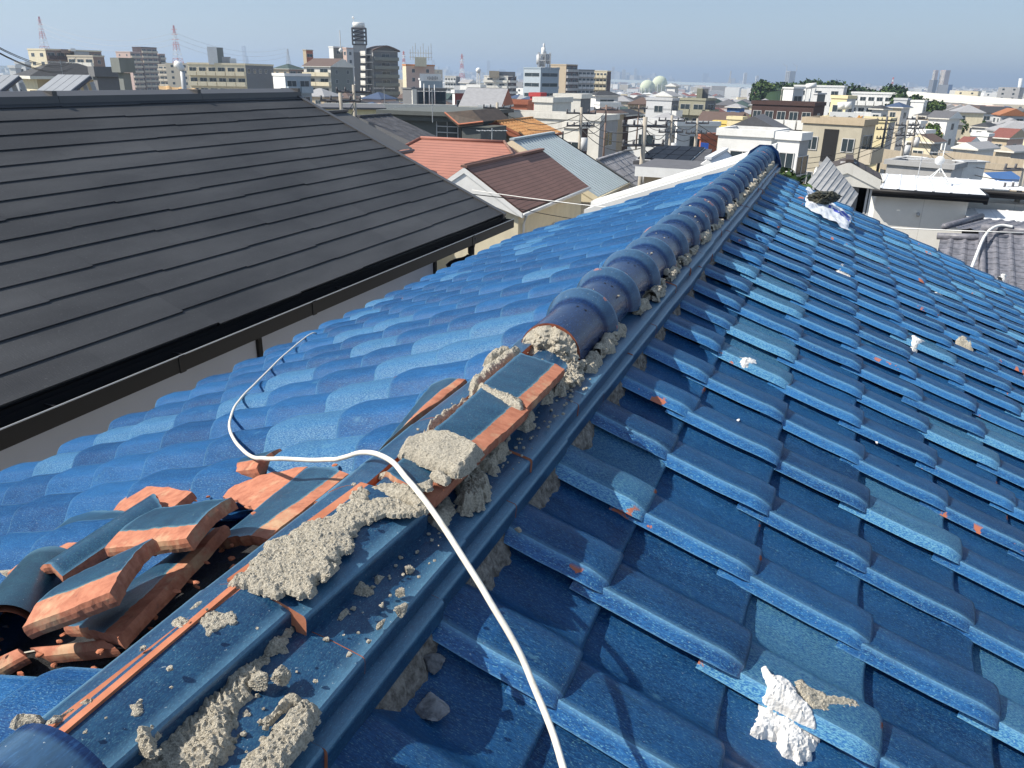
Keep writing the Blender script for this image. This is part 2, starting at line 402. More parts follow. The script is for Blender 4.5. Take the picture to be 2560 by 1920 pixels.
# round caps
TR=.075
def cap(y0,k,plain=False):
    mb=MB(); n=22
    # (dy,r) along the cap from the near lower end to the far flange
    prof=[(0,TR),(.02,TR+.0005),(.10,TR),(.196,TR),(.204,TR+.0005),(.209,TR+.003),(.212,TR+.006),(.222,TR+.0115),(.236,TR+.0185),(.250,TR+.0235),(.256,TR+.025),(.260,TR+.0245),(.2615,TR+.020),(.262,TR+.004)]
    if plain: prof=[(dy_,TR) for dy_,_ in prof]
    P=[];A=[]
    dz=rng.uniform(-.004,.004); dx=rng.uniform(-.003,.003); tl=rng.uniform(-.008,.008)
    for (dy,r) in prof:
        for j in range(n):
            a=-.16+(math.pi+.32)*j/(n-1)
            P.append((XC+.008+dx+math.cos(a)*r+tl*dy,y0+dy,-.607+dz+math.sin(a)*r)); A.append((.5,(.16 if .22<dy<.252 else .0)+(.35 if .253<dy<.2612 and not plain else 0),.55 if dy>.245 and not plain else 0))
    mb.grid(P,len(prof),n,0,True,A)
    # underside
    P=[]
    for (dy,r) in ((0,TR-.009),(.26,TR-.012)):
        for j in range(n):
            a=-.16+(math.pi+.32)*j/(n-1); P.append((XC+.008+dx+math.cos(a)*r+tl*dy,y0+dy,-.607+dz+math.sin(a)*r))
    mb.grid(P,2,n,1)
    P=[]
    for r in (TR-.009,TR):
        for j in range(n):
            a=-.16+(math.pi+.32)*j/(n-1); P.append((XC+.008+dx+math.cos(a)*r,y0,-.607+dz+math.sin(a)*r))
    mb.grid(P,2,n,1)
    for sx in (-.011,.011): # nail holes: flat discs painted dark as the shade inside
        a=math.pi/2-sx/TR-.32; c=Vector((XC+.008+dx+math.cos(a)*(TR+.0006),y0+.168,-.607+dz+math.sin(a)*(TR+.0006))); nn=Vector((math.cos(a),0,math.sin(a))); uu=Vector((-math.sin(a),0,math.cos(a)))
        ring=[c+uu*math.cos(q)*.0035+Vector((0,1,0))*math.sin(q)*.0035 for q in [2*math.pi*e/10 for e in range(10)]]
        mb.add(ring,[tuple(range(10))],2)
    return mb.build('ridge_cap_tile',[M['cap'],M['clayd'],M['dark']],house,attr=True)
for k in range(21): cap(1.655+.2615*k,k)
cap(.078,30,True); cap(-.18,31)
# far end ornament
mb=MB(); mb.prism([(-.70,7.14,-.74),(-.42,7.14,-.74),(-.40,7.14,-.66),(-.44,7.14,-.55),(-.50,7.14,-.50),(-.60,7.14,-.50),(-.67,7.14,-.55),(-.72,7.14,-.66)],(0,.035,0)); 
mb.tube([(XC,7.13,-.56),(XC,7.21,-.56)],.05,16)
mb.build('ridge_end_tile',[M['cap']],house,attr=True)
# near dome end of the caps at the bottom left
mb=MB(); P=[];A=[]
for i in range(10):
    f=(math.pi/2)*i/9
    for j in range(20):
        a=-.1+(math.pi+.2)*j/19; r=(TR+.004)*math.cos(f*.98); P.append((XC+.008+math.cos(a)*r,.336+math.sin(f)*.020,-.613+math.sin(a)*r)); A.append((.5,.1,.12))
mb.grid(P,10,20,0,True,A); mb.build('ridge_cap_tile',[M['cap']],house,attr=True)

# ------------------------------------------------------------------ mortar, rubble, loose pieces
rngm=random.Random(21)
def inpoly(x,y,P):
    c=False;n=len(P)
    for i in range(n):
        x1,y1=P[i];x2,y2=P[(i+1)%n]
        if (y1>y)!=(y2>y) and x<(x2-x1)*(y-y1)/(y2-y1)+x1: c=not c
    return c
def pdist(x,y,P):
    d=1e9
    for i in range(len(P)):
        x1,y1=P[i];x2,y2=P[(i+1)%len(P)]; dx,dy=x2-x1,y2-y1
        t=max(0,min(1,((x-x1)*dx+(y-y1)*dy)/(dx*dx+dy*dy+1e-12))); d=min(d,math.hypot(x-x1-t*dx,y-y1-t*dy))
    return d
def patch(px,base,h,seed,step=.003,am=.006,rag=.006,conv=None,mat='mortar',name='mortar_patch',parent=house,**kw):
    """crumbly mortar sheet; px = outline in picture coordinates lying on z=base(x) """
    pts=[]
    for (a,b) in px:
        p=atz(a,b,base) if not callable(base) else conv(a,b)
        pts.append((p.x,p.y))
    zf=base if callable(base) else (lambda x,y:base)
    x0=min(p[0] for p in pts)-.01;x1=max(p[0] for p in pts)+.01;y0=min(p[1] for p in pts)-.01;y1=max(p[1] for p in pts)+.01
    nx=int((x1-x0)/step)+1;ny=int((y1-y0)/step)+1
    V={};mb=MB();vs=[];S=Vector((seed*3.1,seed*1.7,0))
    def val(i,j):
        x=x0+i*step;y=y0+j*step
        d=pdist(x,y,pts); d=d if inpoly(x,y,pts) else -d
        q=Vector((x,y,0))
        d+=rag*(noise.noise(q*55+S)+.6*noise.noise(q*140+S))+rag*.15
        return d
    G=[[val(i,j) for j in range(ny)] for i in range(nx)]
    def vid(i,j):
        if (i,j) in V: return V[(i,j)]
        x=x0+i*step;y=y0+j*step;d=G[i][j];q=Vector((x,y,0))+S
        n1=noise.noise(q*26)*am*1.0+noise.noise(q*80)*am*.35+noise.noise(q*210)*am*.32+noise.noise(q*390)*am*.42
        z=zf(x,y)+ (max(0,min(1,d/.010))**.6)*(h+n1) - (.004 if d<=0 else 0)
        V[(i,j)]=len(vs); vs.append((x+noise.noise(q*300)*step*.3,y+noise.noise(q*310)*step*.3,z)); return V[(i,j)]
    fs=[]
    for i in range(nx-1):
        for j in range(ny-1):
            if max(G[i][j],G[i+1][j],G[i][j+1],G[i+1][j+1])>0: fs.append((vid(i,j),vid(i+1,j),vid(i+1,j+1),vid(i,j+1)))
    if not fs: return None
    mb.add(vs,fs,0,False)
    return mb.build(name,M[mat],parent,**kw)
def lump_mesh(mb,c,size,seed,am=.35,sub=3,fr=1.0,flat=.7,mi=0,ax=None):
    """rough stone: subdivided cube-sphere pushed by noise"""
    n=2**sub+1; c=Vector(c); size=Vector(size) if not isinstance(size,(int,float)) else Vector((size,size,size*flat))
    ca,sa=math.cos(seed*1.3),math.sin(seed*1.3)
    for f in range(6):
        P=[]
        for i in range(n):
            for j in range(n):
                u,v=2*i/(n-1)-1,2*j/(n-1)-1
                q=[Vector((u,v,1)),Vector((v,u,-1)),Vector((1,u,v)),Vector((-1,v,u)),Vector((v,1,u)),Vector((u,-1,v))][f].normalized()
                S=q*1.1*fr+Vector((seed*5.3,seed*2.1,seed))
                k=1+am*noise.noise(S)+am*.75*noise.noise(S*2.7)+am*.5*noise.noise(S*7)+am*.22*noise.noise(S*16)
                q=Vector((q.x*size.x,q.y*size.y,q.z*size.z))*k
                P.append(c+Vector((q.x*ca-q.y*sa,q.x*sa+q.y*ca,q.z)))
        mb.grid(P,n,n,mi,False)
def stone_mesh(mb,c,size,seed,sub=4,am=.05):
    r_=random.Random(int(seed*1000)); pl=[(Vector((r_.gauss(0,1),r_.gauss(0,1),r_.gauss(0,.9))).normalized(),r_.uniform(.55,1)) for k in range(13)]
    n=2**sub+1; c=Vector(c)
    for f in range(6):
        P=[]
        for i in range(n):
            for j in range(n):
                u,v=2*i/(n-1)-1,2*j/(n-1)-1
                q=[Vector((u,v,1)),Vector((v,u,-1)),Vector((1,u,v)),Vector((-1,v,u)),Vector((v,1,u)),Vector((u,-1,v))][f].normalized()
                k=min(1.25,min((d/q.dot(m) if q.dot(m)>.05 else 9) for m,d in pl))*(1+am*noise.noise(q*5+Vector((seed,0,0)))+am*.7*noise.noise(q*17)+am*.5*noise.noise(q*40))
                P.append(c+Vector((q.x*size[0],q.y*size[1],q.z*size[2]))*k)
        mb.grid(P,n,n,0,False)
f5=lambda L:[(900+.28933*a,760+.28933*b) for a,b in L]
f3=lambda L:[(500+.28933*a,1100+.28933*b) for a,b in L]
fq=lambda L:[(500+.28933*a,1440+.28933*b) for a,b in L]
f1=lambda L:[(.28933*a,1440+.28933*b) for a,b in L]
patch(f3([(190,1250),(390,1180),(400,1120),(490,1030),(600,900),(760,830),(920,710),(1060,700),(1140,650),(1210,580),(1290,550),(1300,470),(1400,405),(1450,440),(1480,540),(1700,520),(1850,570),(1890,640),(1560,655),(1450,700),(1380,730),(1300,860),(1300,930),(1160,1070),(1080,1190),(980,1190),(1010,1290),(960,1330),(700,1310),(660,1350),(560,1320),(350,1280)]),-.581,.008,1,.0018,.0055,.008)
patch(f5([(340,1290),(400,1210),(500,1165),(600,1140),(760,1155),(950,1215),(1060,1290),(980,1400),(960,1440),(850,1490),(700,1445),(560,1400),(480,1345),(350,1310)]),-.570,.017,2,.0024,.0035,.004,name='mortar_mound',label='broad flat-topped lump of pale mortar on the open ridge')
patch(f5([(1040,700),(1110,730),(1250,790),(1390,830),(1395,895),(1290,880),(1180,830),(1050,780),(1010,750)]),-.568,.009,3,.0024,.006,.003)
patch(f5([(560,1130),(640,1030),(700,990),(950,830),(950,710),(1040,650),(1080,580),(1330,420),(1400,440),(1070,710),(990,830),(700,1060),(640,1110)]),-.580,.020,4,.0024,.007,.006)
patch(f5([(1070,520),(1110,480),(1290,420),(1320,470),(1150,530)]),-.585,.022,5,.0024,.007,.003)
patch(f3([(1580,390),(1720,380),(1850,460),(1960,520),(1970,600),(1880,620),(1760,520),(1600,470),(1490,430)]),-.582,.010,6,.0024,.007,.007)
patch(f3([(1530,290),(1620,270),(1640,310),(1560,320)]),-.583,.005,61,.002,.004,.003)
patch(f3([(1980,290),(2060,270),(2180,330),(2130,370),(2030,340)]),-.570,.008,62,.002,.004,.003)
patch(f3([(1850,400),(1990,340),(2010,420),(1900,430)]),-.572,.006,63,.002,.004,.004)
patch(f1([(1480,450),(1560,370),(1690,400),(1760,330),(1900,330),(2030,300),(2065,410),(1960,420),(1860,480),(1780,500),(1660,430),(1600,520),(1530,500)]),-.588,.007,7,.002,.005,.006)
patch(f1([(1640,300),(1700,230),(1800,220),(1760,280),(1660,310)]),-.588,.006,8,.002,.005,.004)
patch(f1([(120,1270),(210,1210),(380,1220),(450,1290),(600,1200),(720,1100),(860,1070),(970,1130),(860,1190),(700,1180),(560,1290),(440,1330),(260,1290)]),-.590,.010,9,.0022,.006,.006)
patch(f1([(1110,1150),(1190,1080),(1260,1070),(1240,1210),(1130,1220)]),-.592,.008,10,.002,.006,.005)
patch(f1([(460,1340),(700,1350),(940,1330),(920,1370),(760,1400),(1020,1470),(960,1510),(760,1500),(560,1420)]),-.600,.008,11,.0022,.006,.007)
patch(f1([(960,1360),(1130,1290),(1260,1320),(1340,1330),(1330,1500),(1180,1480),(1150,1400),(990,1390)]),-.606,.014,12,.0022,.008,.007)
# rubble between the third layer and the wide tile below
L2Z=-.636
patch([(745,1575),(712,1640),(660,1690),(640,1730),(600,1790),(585,1850),(560,1900),(480,1945),(300,1960),(250,1900),(420,1800),(540,1700),(620,1640),(660,1590)],L2Z,.016,13,.0026,.011,.012)
patch(fq([(500,1300),(640,1170),(700,1080),(780,1020),(880,1060),(780,1130),(660,1240),(560,1300)]),L2Z,.008,14,.0022,.005,.004)
patch(fq([(380,1640),(500,1540),(560,1420),(660,1330),(740,1230),(880,1120),(1020,1160),(990,1260),(900,1450),(800,1560),(720,1700),(560,1760),(380,1720)]),L2Z,.012,15,.0022,.008,.008)
patch(f5([(960,1440),(1060,1370),(1260,1220),(1300,1130),(1290,1240),(1250,1330),(1180,1400),(1150,1470),(1040,1450)]),L2Z,.022,16,.0026,.010,.008)
patch(f5([(1330,1080),(1440,960),(1510,980),(1500,1080),(1440,1130),(1350,1110)]),L2Z,.020,17,.0026,.008,.004)
patch(f5([(1480,890),(1640,700),(1700,720),(1660,870),(1560,900)]),L2Z,.022,18,.0026,.010,.006)
patch(f5([(1640,720),(1780,590),(1900,650),(1890,700),(1800,700),(1760,800),(1680,810)]),L2Z,.026,19,.0026,.013,.010)
patch(f5([(830,1640),(930,1480),(1010,1440),(1110,1580),(1090,1700),(960,1800),(880,1800)]),L2Z,.020,20,.0026,.011,.012)
patch(f3([(1960,560),(2100,480),(2190,560),(2170,680),(2090,800),(2010,760),(1950,700)]),L2Z,.012,22,.0024,.008,.006)
patch(f5([(1900,560),(1990,440),(2060,480),(2090,500),(2030,590),(1950,600)]),L2Z,.018,23,.0026,.010,.006)
# mortar filling the mouth of the first round cap
mb=MB();P=[];nr,na=16,40
for i in range(nr):
    r=(TR-.003)*i/(nr-1)
    for j in range(na):
        a=-.25+(math.pi+.5)*j/(na-1); q=Vector((XC+.008+math.cos(a)*r,0,-.607+math.sin(a)*r*.97+.0))
        k=noise.noise(q*45)*.012+noise.noise(q*120)*.007+noise.noise(q*260)*.003
        P.append((q.x,1.652-.055*(1-(r/TR)**2)*(1.15-math.sin(a)*.6)-k*1.2,q.z))
mb.grid(P,nr,na,0,False); mb.build('mortar_plug',M['mortar'],house)
mb=MB()
for k in range(26):
    a=rngm.uniform(-.2,math.pi+.2); lump_mesh(mb,(XC+.008+math.cos(a)*(TR-.006)*rngm.uniform(.6,1),1.640+rngm.uniform(-.035,.01),-.602+abs(math.sin(a))*(TR-.02)*rngm.uniform(0,.9)),rngm.uniform(.006,.014),k,.5,2)
for k in range(30):
    lump_mesh(mb,(XC+.085+rngm.uniform(-.02,.02),1.60+rngm.uniform(-.07,.06),L2Z+rngm.uniform(0,.03)),rngm.uniform(.005,.012),k+40,.5,2)
mb.build('mortar_crumbs',M['mortar'],house)
# banks of crumbly mortar on both sides of the round caps
def bank(y0,y1,side,seed,h=.02,w=.02,cr=30):
    mb=MB(); x=XC+.008+side*(TR+.012)
    lumpy(mb,(x,y0,-.640),(x,y1,-.640),w,h,seed,int((y1-y0)/.004)+8,14,.016,30)
    r=random.Random(seed)
    for k in range(cr):
        lump_mesh(mb,(x+r.uniform(-.6,1.2)*w*side*.9,r.uniform(y0,y1),-.640+r.uniform(.1,1.)*h),r.uniform(.004,.011),k+seed,.55,2)
    mb.build('mortar_bank',M['mortar'],house)
for k,(a,b,h,w_,cr) in enumerate([(1.74,1.98,.030,.016,36),(2.16,2.28,.022,.014,24),(2.33,2.50,.034,.020,50),(2.60,2.78,.036,.018,44),(2.86,2.98,.030,.018,26),(3.05,3.16,.02,.012,16),(3.30,3.52,.034,.018,36),(3.62,3.86,.024,.016,26),(4.0,4.34,.042,.022,50),(4.45,4.9,.036,.022,60),(5.0,5.5,.038,.022,60),(5.6,6.1,.036,.022,50),(6.2,6.9,.038,.022,60)]):
    bank(a,b,1,100+k,h,w_,cr)
for k,(a,b) in enumerate([(1.78,1.86),(2.28,2.42),(2.88,3.06),(3.4,3.5),(4.1,4.3),(5.2,5.4)]): bank(a,b,-1,150+k,.028,.012,10)
# crumbs on the caps
mb=MB()
for k in range(150):
    y=rngm.uniform(1.9,6.9); a=rngm.uniform(.05,3.0); kk=int((y-1.655)/.2615); fr_=(y-1.655-.2615*kk)
    r=TR+(.022 if fr_>.24 else .001); lump_mesh(mb,(XC+.008+math.cos(a)*r,y,-.607+math.sin(a)*r),rngm.uniform(.0015,.0045),k,.5,1)
mb.build('mortar_crumbs',M['mortar'],house)
# small rubble on the near ridge tiles
mb=MB()
for k in range(230):
    y=rngm.uniform(.30,1.6); x=XC+rngm.choice([rngm.uniform(.07,.135),rngm.uniform(-.05,.06),rngm.uniform(.08,.12)])
    z=L2Z+.004 if x>XC+.072 else -.578
    if y<.8 and rngm.random()<.3: continue
    lump_mesh(mb,(x,y,z),rngm.uniform(.0012,.0038),k,.6,1)
mb.build('mortar_crumbs',M['mortar'],house)
# loose lumps of mortar, each one its own thing
def lump(px,py,surf,size,label,cat='mortar lump',mat='mortar',am=.45,sub=4,name='mortar_lump',group=None,flat=.7):
    p=surf(px,py); s=size if isinstance(size,tuple) else (size,size,size*flat); s=tuple(q*.62 for q in s)
    mb=MB(); (stone_mesh(mb,p+Vector((0,0,s[2]*.55)),s,px*.013+py*.007,am=.16 if mat=='mortar' else .05) if True else lump_mesh(mb,p+Vector((0,0,s[2]*.55)),s,px*.013+py*.007,am,sub))
    return mb.build(name,M[mat],None,label,cat,group,origin=p)
sz=lambda z:(lambda x,y:atz(x,y,z))
rp=lambda x,y,h=.0: onp(x,y,-.926+.013+h,-.404)
lp=lambda x,y,h=.05: onp(x,y,-1.530+.38*2.78+h,.38)
lump(905,1485,sz(L2Z),(.030,.020,.020),'chunky grey mortar lump lying on the wide ridge tile below the long mortar patch',am=.5)
lump(945,1455,sz(L2Z),(.012,.017,.008),'thin oval scrap of mortar on the shaded ridge tile above the chunky lump')
lump(1001,1486,sz(L2Z+.001),(.013,.010,.010),'small bright mortar nugget on the ridge tile edge, right of the chunky lump')
lump(1003,1532,sz(L2Z),(.011,.020,.012),'jagged upright crumb of mortar near the front edge of the ridge tile',am=.6)
lump(953,1563,sz(L2Z),(.006,.013,.007),'tiny pointed mortar crumb on the sunlit strip of the ridge tile')
lump(861,1540,sz(L2Z),(.009,.018,.008),'narrow mortar sliver in the shadow of the upper ridge tile')
lump(1022,1427,sz(L2Z),(.010,.010,.009),'mortar crumb beside the crack where two ridge tiles meet')
lump(1322,1075,sz(L2Z),(.020,.018,.020),'round knob of mortar beside the clay margin of the worn flat tile',am=.3)
lump(705,1700,sz(L2Z+.012),(.013,.020,.014),'bright mortar nugget at the front of the dark gap under the ridge tile')
lump(655,1712,sz(L2Z+.012),(.017,.015,.012),'pale angular mortar lump in the gap, left of the bright nugget')
lump(690,1628,sz(L2Z+.006),(.016,.018,.014),'shaded mortar lump in the gap under the upper ridge tile edge')
lump(787,1490,sz(-.612),(.010,.016,.026),'mortar plug standing at the end of the long flat ridge tile',am=.35)
lump(1080,1668,rp,(.032,.026,.013),'small triangular grey stone on the shaded blue roof pan',cat='stone',mat='rock',name='stone',am=.30)
lump(1083,1782,rp,(.044,.040,.016),'larger flat grey stone on the shaded blue roof pan below the triangular one',cat='stone',mat='rock',name='stone',am=.28)
lump(935,1895,rp,(.014,.009,.005),'little mortar scrap at the bottom edge of the photo on the shaded tile')
lump(1294,1327,lambda a,b:rp(a,b,.05),(.009,.009,.007),'single grey crumb on the shaded roll of a roof tile beside the ridge')
lump(1200,1568,rp,(.010,.007,.005),'small mortar chip resting in the shadow left of the white cable')
lump(425,1138,lambda a,b:lp(a,b,.03),(.016,.012,.011),'small pale lump of mortar alone on the left roof slope')
# white plaster stuck on the right slope
def splat(pts,h,seed,label,mat='plaster',step=.003,am=.006,rag=.006,cat='plaster'):
    cv=lambda a,b:rp(a,b,.035)
    c=[cv(a,b) for a,b in pts]; 
    g=Vector((sum(p.x for p in c)/len(c),sum(p.y for p in c)/len(c),0))
    def zf(x,y):
        k=(1.829-y)/W; u=.283-((y-1.829)%W); 
        hh=0
        for q in range(len(PROF)-1):
            if PROF[q][0]<=u<=PROF[q+1][0]: hh=PROF[q][1]+(PROF[q+1][1]-PROF[q][1])*(u-PROF[q][0])/(PROF[q+1][0]-PROF[q][0]); break
        return ZR(x)+.010+hh*.95
    o=patch(pts,zf,h,seed,step,am,rag,conv=cv,mat=mat,name='plaster_patch',parent=None,label=label,cat=cat)
    return o
f8=lambda L:[(1840+.28933*a,1440+.28933*b) for a,b in L]
splat(f8([(205,850),(240,815),(275,850),(300,910),(420,950),(500,1010),(540,1100),(640,1180),(700,1270),(730,1360),(700,1450),(610,1460),(700,1530),(560,1470),(520,1420),(430,1390),(380,1250),(290,1240),(180,1200),(190,1130),(230,1010),(280,990)]),.017,31,'large cracked white plaster patch stuck across two tiles at the lower right',am=.006)
splat(f8([(470,950),(560,960),(690,1040),(730,1030),(780,1090),(990,1110),(1090,1200),(1100,1290),(1000,1350),(900,1310),(760,1260),(690,1220),(560,1120),(520,1060)]),.012,32,'crumbly beige mortar patch joined to the large white plaster patch',mat='mortar',am=.006)
splat(f8([(860,1620),(900,1620),(920,1680),(870,1660)]),.008,33,'small white plaster drip below the large plaster patch')
r7=lambda L:[(1920+.28933*a,240+.28933*b) for a,b in L]
splat(r7([(560,1490),(640,1470),(700,1510),(730,1560),(735,1590),(690,1560),(620,1540),(565,1520)]),.009,34,'white plaster patch on a roll midway up the right slope',step=.006,am=.008)
g3=lambda L:[(1600+.434*a,480+.434*b) for a,b in L]
splat(g3([(575,965),(640,970),(685,995),(675,1015),(600,995)]),.006,35,'elongated white plaster scrap on the third tile out from the ridge',step=.004)
splat(g3([(1565,830),(1620,840),(1645,870),(1610,885),(1565,880)]),.007,36,'white plaster spot beside the beige one on the right slope',step=.006)
splat(g3([(1800,845),(1850,840),(1900,865),(1920,890),(1890,905),(1830,880)]),.008,37,'beige mortar patch right of the white spot on the right slope',mat='mortar',step=.006)
splat(g3([(1680,565),(1740,570),(1740,600),(1700,590)]),.006,38,'small white plaster dab high on the right slope',step=.007)
splat(g3([(2065,475),(2110,480),(2100,495),(2070,490)]),.006,39,'tiny plaster dab near the far right corner of the blue roof',step=.007)
splat(g3([(1740,895),(1765,905),(1750,915)]),.005,40,'thin white plaster drip between the two spots on the right slope',step=.006)
lump(2117,1040,lambda a,b:rp(a,b,.0),(.006,.009,.004),'tiny white chip on a tile pan at the middle of the right slope',mat='plaster')
lump(1846,1051,lambda a,b:rp(a,b,.0),(.008,.010,.004),'tiny white chip on a tile pan, two tiles out from the ridge',mat='plaster')
lump(2192,1107,lambda a,b:rp(a,b,.045),(.008,.010,.005),'beige chip on the roll of a speckled green tile',mat='plaster')
# ------------------------------------------------------------------ loose roof pieces on the left slope
r2=lambda a,b,h:lp(.28933*a,1060+.28933*b,h)
def piece(q,th,clay,label,mats=(0,1),bow=.008,nm='broken_roof_tile',M2=None):
    return plate(q,th,mats,clay,bow,name=nm,label=label,cat='roof tile',group='loose roof tiles heaped left of the ridge',M2=M2 or [M['flat2'],M['clay']])
piece([r2(970,755,.045),r2(1140,545,.06),r2(1660,585,.085),r2(1420,790,.07)],.018,None,'upturned tile showing its bare orange underside at the top of the heap',mats=(1,1))
piece([r2(90,1275,.03),r2(400,1262,.055),r2(1110,750,.06),r2(700,745,.035)],.018,None,'flat tile, half bare clay and half blue, at the left of the heap')
piece([r2(60,1285,.045),r2(400,1270,.075),r2(730,1032,.078),r2(420,1018,.052)],.010,None,'bare clay slab lying over the flat half blue tile',mats=(1,1),bow=0)
piece([r2(1310,620,.095),r2(350,1245,.085),r2(540,1310,.075),r2(1412,715,.085)],.020,None,'long folded blue tile lying diagonally across the heap',bow=.016)
piece([r2(1540,1085,.055),r2(540,1750,.035),r2(1020,1845,.050),r2(1930,880,.075)],.020,(.16,.18),'long trough tile with a bare orange edge under the heap')
piece([r2(1340,730,.115),r2(2000,632,.135),r2(1600,985,.125),r2(900,1085,.10)],.023,(.33,.24),'thick half blue tile with a yellowed clay margin on top of the heap',M2=[M['flat2'],M['clay']])
piece([r2(570,1345,.115),r2(1315,985,.135),r2(960,1455,.130),r2(205,1750,.10)],.023,(.40,.30),'thick blue tile with a broad orange margin at the front of the heap')
piece([lp(498,1168,.045),lp(702,1122,.09),lp(640,1172,.075),lp(466,1199,.045)],.026,(.42,.40),'dark greenish tile fragment lying under the cable on the left slope')
piece([lp(556,1244,.03),lp(576,1218,.04),lp(768,1166,.065),lp(640,1275,.04)],.018,None,'wedge of bare orange clay tile between the heap and the ridge',mats=(1,1))
piece([lp(540,1353,.045),lp(766,1170,.065),lp(872,1184,.055),lp(668,1345,.045)],.020,(.30,.16),'blue tile with an orange stripe leaning against the ridge')
piece([f1([(240,640)])[0] and lp(75,1622,.02),lp(250,1602,.03),lp(290,1620,.03),lp(110,1640,.02)],.016,None,'curved clay shard at the lower left on the black felt',mats=(1,1))
piece([lp(-30,1655,.02),lp(50,1625,.035),lp(62,1640,.035),lp(-30,1690,.02)],.016,None,'orange clay shard cut off by the left edge of the photo',mats=(1,1))
piece([lp(-30,1388,.03),lp(60,1368,.035),lp(82,1385,.035),lp(-30,1410,.03)],.016,None,'narrow orange clay strip above the mortar at the left edge of the photo',mats=(1,1))
# orange cornered slab beside the ridge
piece([atz(1078,960,-.628),atz(944,1130,-.628),atz(1100,1000,-.612),atz(1165,948,-.612)],.018,(.18,.62),'blue slab with a triangular clay corner left of the worn flat tile')
lump(40,1402,lambda a,b:lp(a,b,.035),(.06,.022,.014),'ragged strip of old mortar at the left edge of the photo',am=.5)
lump(22,1437,lambda a,b:lp(a,b,.030),(.04,.016,.010),'second thinner strip of mortar below the ragged one at the left edge')
mb=MB(); rc=random.Random(77)
for k in range(170):
    x=rc.uniform(-1.35,-.70); y=rc.uniform(.45,1.25); stone_mesh(mb,Vector((x,y,ZL(x)+rc.uniform(.0,.055))),[q*rc.uniform(.5,1) for q in (.010,.007,.004)],k,1)
mb.build('clay_crumbs',M['clay'],house)
# the dismounted round cap
mb=MB();P=[];A=[]
p0=lp(128,1440,.03); p1=lp(-40,1660,.03)+Vector((0,0,.0)); ax=(p1-p0).normalized(); p1=p0+ax*.29; si=ax.cross(Vector((0,0,1))).normalized(); up=si.cross(ax)
if up.z<0: up=-up
for r in (.062,.050):
  for i in range(9):
    for j in range(20):
        a=math.pi*j/19; s_=i/8
        P.append(p0+ax*(.29*s_)+si*math.cos(a)*r+up*math.sin(a)*r); A.append((.5,.3 if i==0 else 0,0))
mb.grid(P[:180],9,20,0,True,A[:180]); mb.grid(P[180:],9,20,1,True,A[180:])
mb.add([P[k] for k in range(20)]+[P[180+k] for k in range(20)],[(k,k+1,21+k,20+k) for k in range(19)],1)
mb.build('round_ridge_tile',[M['flat2'],M['clayd']],None,'round blue cap tile taken off the ridge, lying at the left edge','roof tile','loose roof tiles heaped left of the ridge',attr=True,origin=p0)
# torn felt flap
mb=MB();P=[]
for i in range(30):
    for j in range(12):
        a,b=i/29,j/11
        q0=lp(-40+380*a,1668-70*a,.01); q1=lp(0+330*a,1700-50*a,-.012)
        q=q0*(1-b)+q1*b+Vector((0,0,.012*math.sin(a*5)*(1-b)))
        P.append(q)
mb.grid(P,30,12); mb.tube([P[i*12]+Vector((0,0,.001)) for i in range(30)],.0016,5,1)
M['frayed']=rough_mat('frayed_edge',(.45,.42,.36),(.6,.56,.48),60,.3)
mb.build('felt_flap',[M['felt'],M['frayed']],house)
# ------------------------------------------------------------------ white cable
cp=[]
for (a,b,h) in [(a_,b__,h_+.024) for (a_,b__,h_) in [(792,834,.030),(786,831,.055),(770,838,.062),(735,866,.062),(700,897,.058),(668,930,.062),(640,958,.060),(612,984,.062),(592,1008,.062),(579,1036,.062),(572,1062,.062),(578,1088,.064),(596,1116,.064),(622,1139,.068),(650,1147,.090),(673,1146,.105),(700,1146,.105),(740,1150,.095),(790,1152,.085),(830,1150,.085)]]: cp.append(lp(a,b,h))
for (a,b,z) in [(866,1141,-.612),(895,1133,-.585),(925,1131,-.566),(950,1138,-.560),(980,1156,-.560),(1004,1180,-.560),(1028,1206,-.560),(1060,1248,-.562),(1104,1308,-.574),(1147,1374,-.592),(1190,1447,-.612),(1234,1521,-.632),(1277,1590,-.655),(1312,1656,-.676),(1338,1721,-.694),(1364,1786,-.708),(1390,1851,-.718),(1408,1912,-.722),(1425,1975,-.722),(1440,2060,-.715)]: cp.append(atz(a,b,z))
def smooth(pts,it=2):
    for _ in range(it):
        o=[pts[0]]
        for i in range(len(pts)-1): o+= [pts[i]*.75+pts[i+1]*.25,pts[i]*.25+pts[i+1]*.75]
        o.append(pts[-1]); pts=o
    return pts
cp=[p+Vector((noise.noise(p*13),noise.noise(p*15+Vector((5,0,0))),noise.noise(p*17)))*.002 for p in smooth(cp,1)]
mb=MB(); mb.tube(smooth(cp,1),.0043,10); mb.build('cable',M['cable'],None,'white cable running from the left roof slope over the ridge to the bottom edge','cable',origin=cp[30])
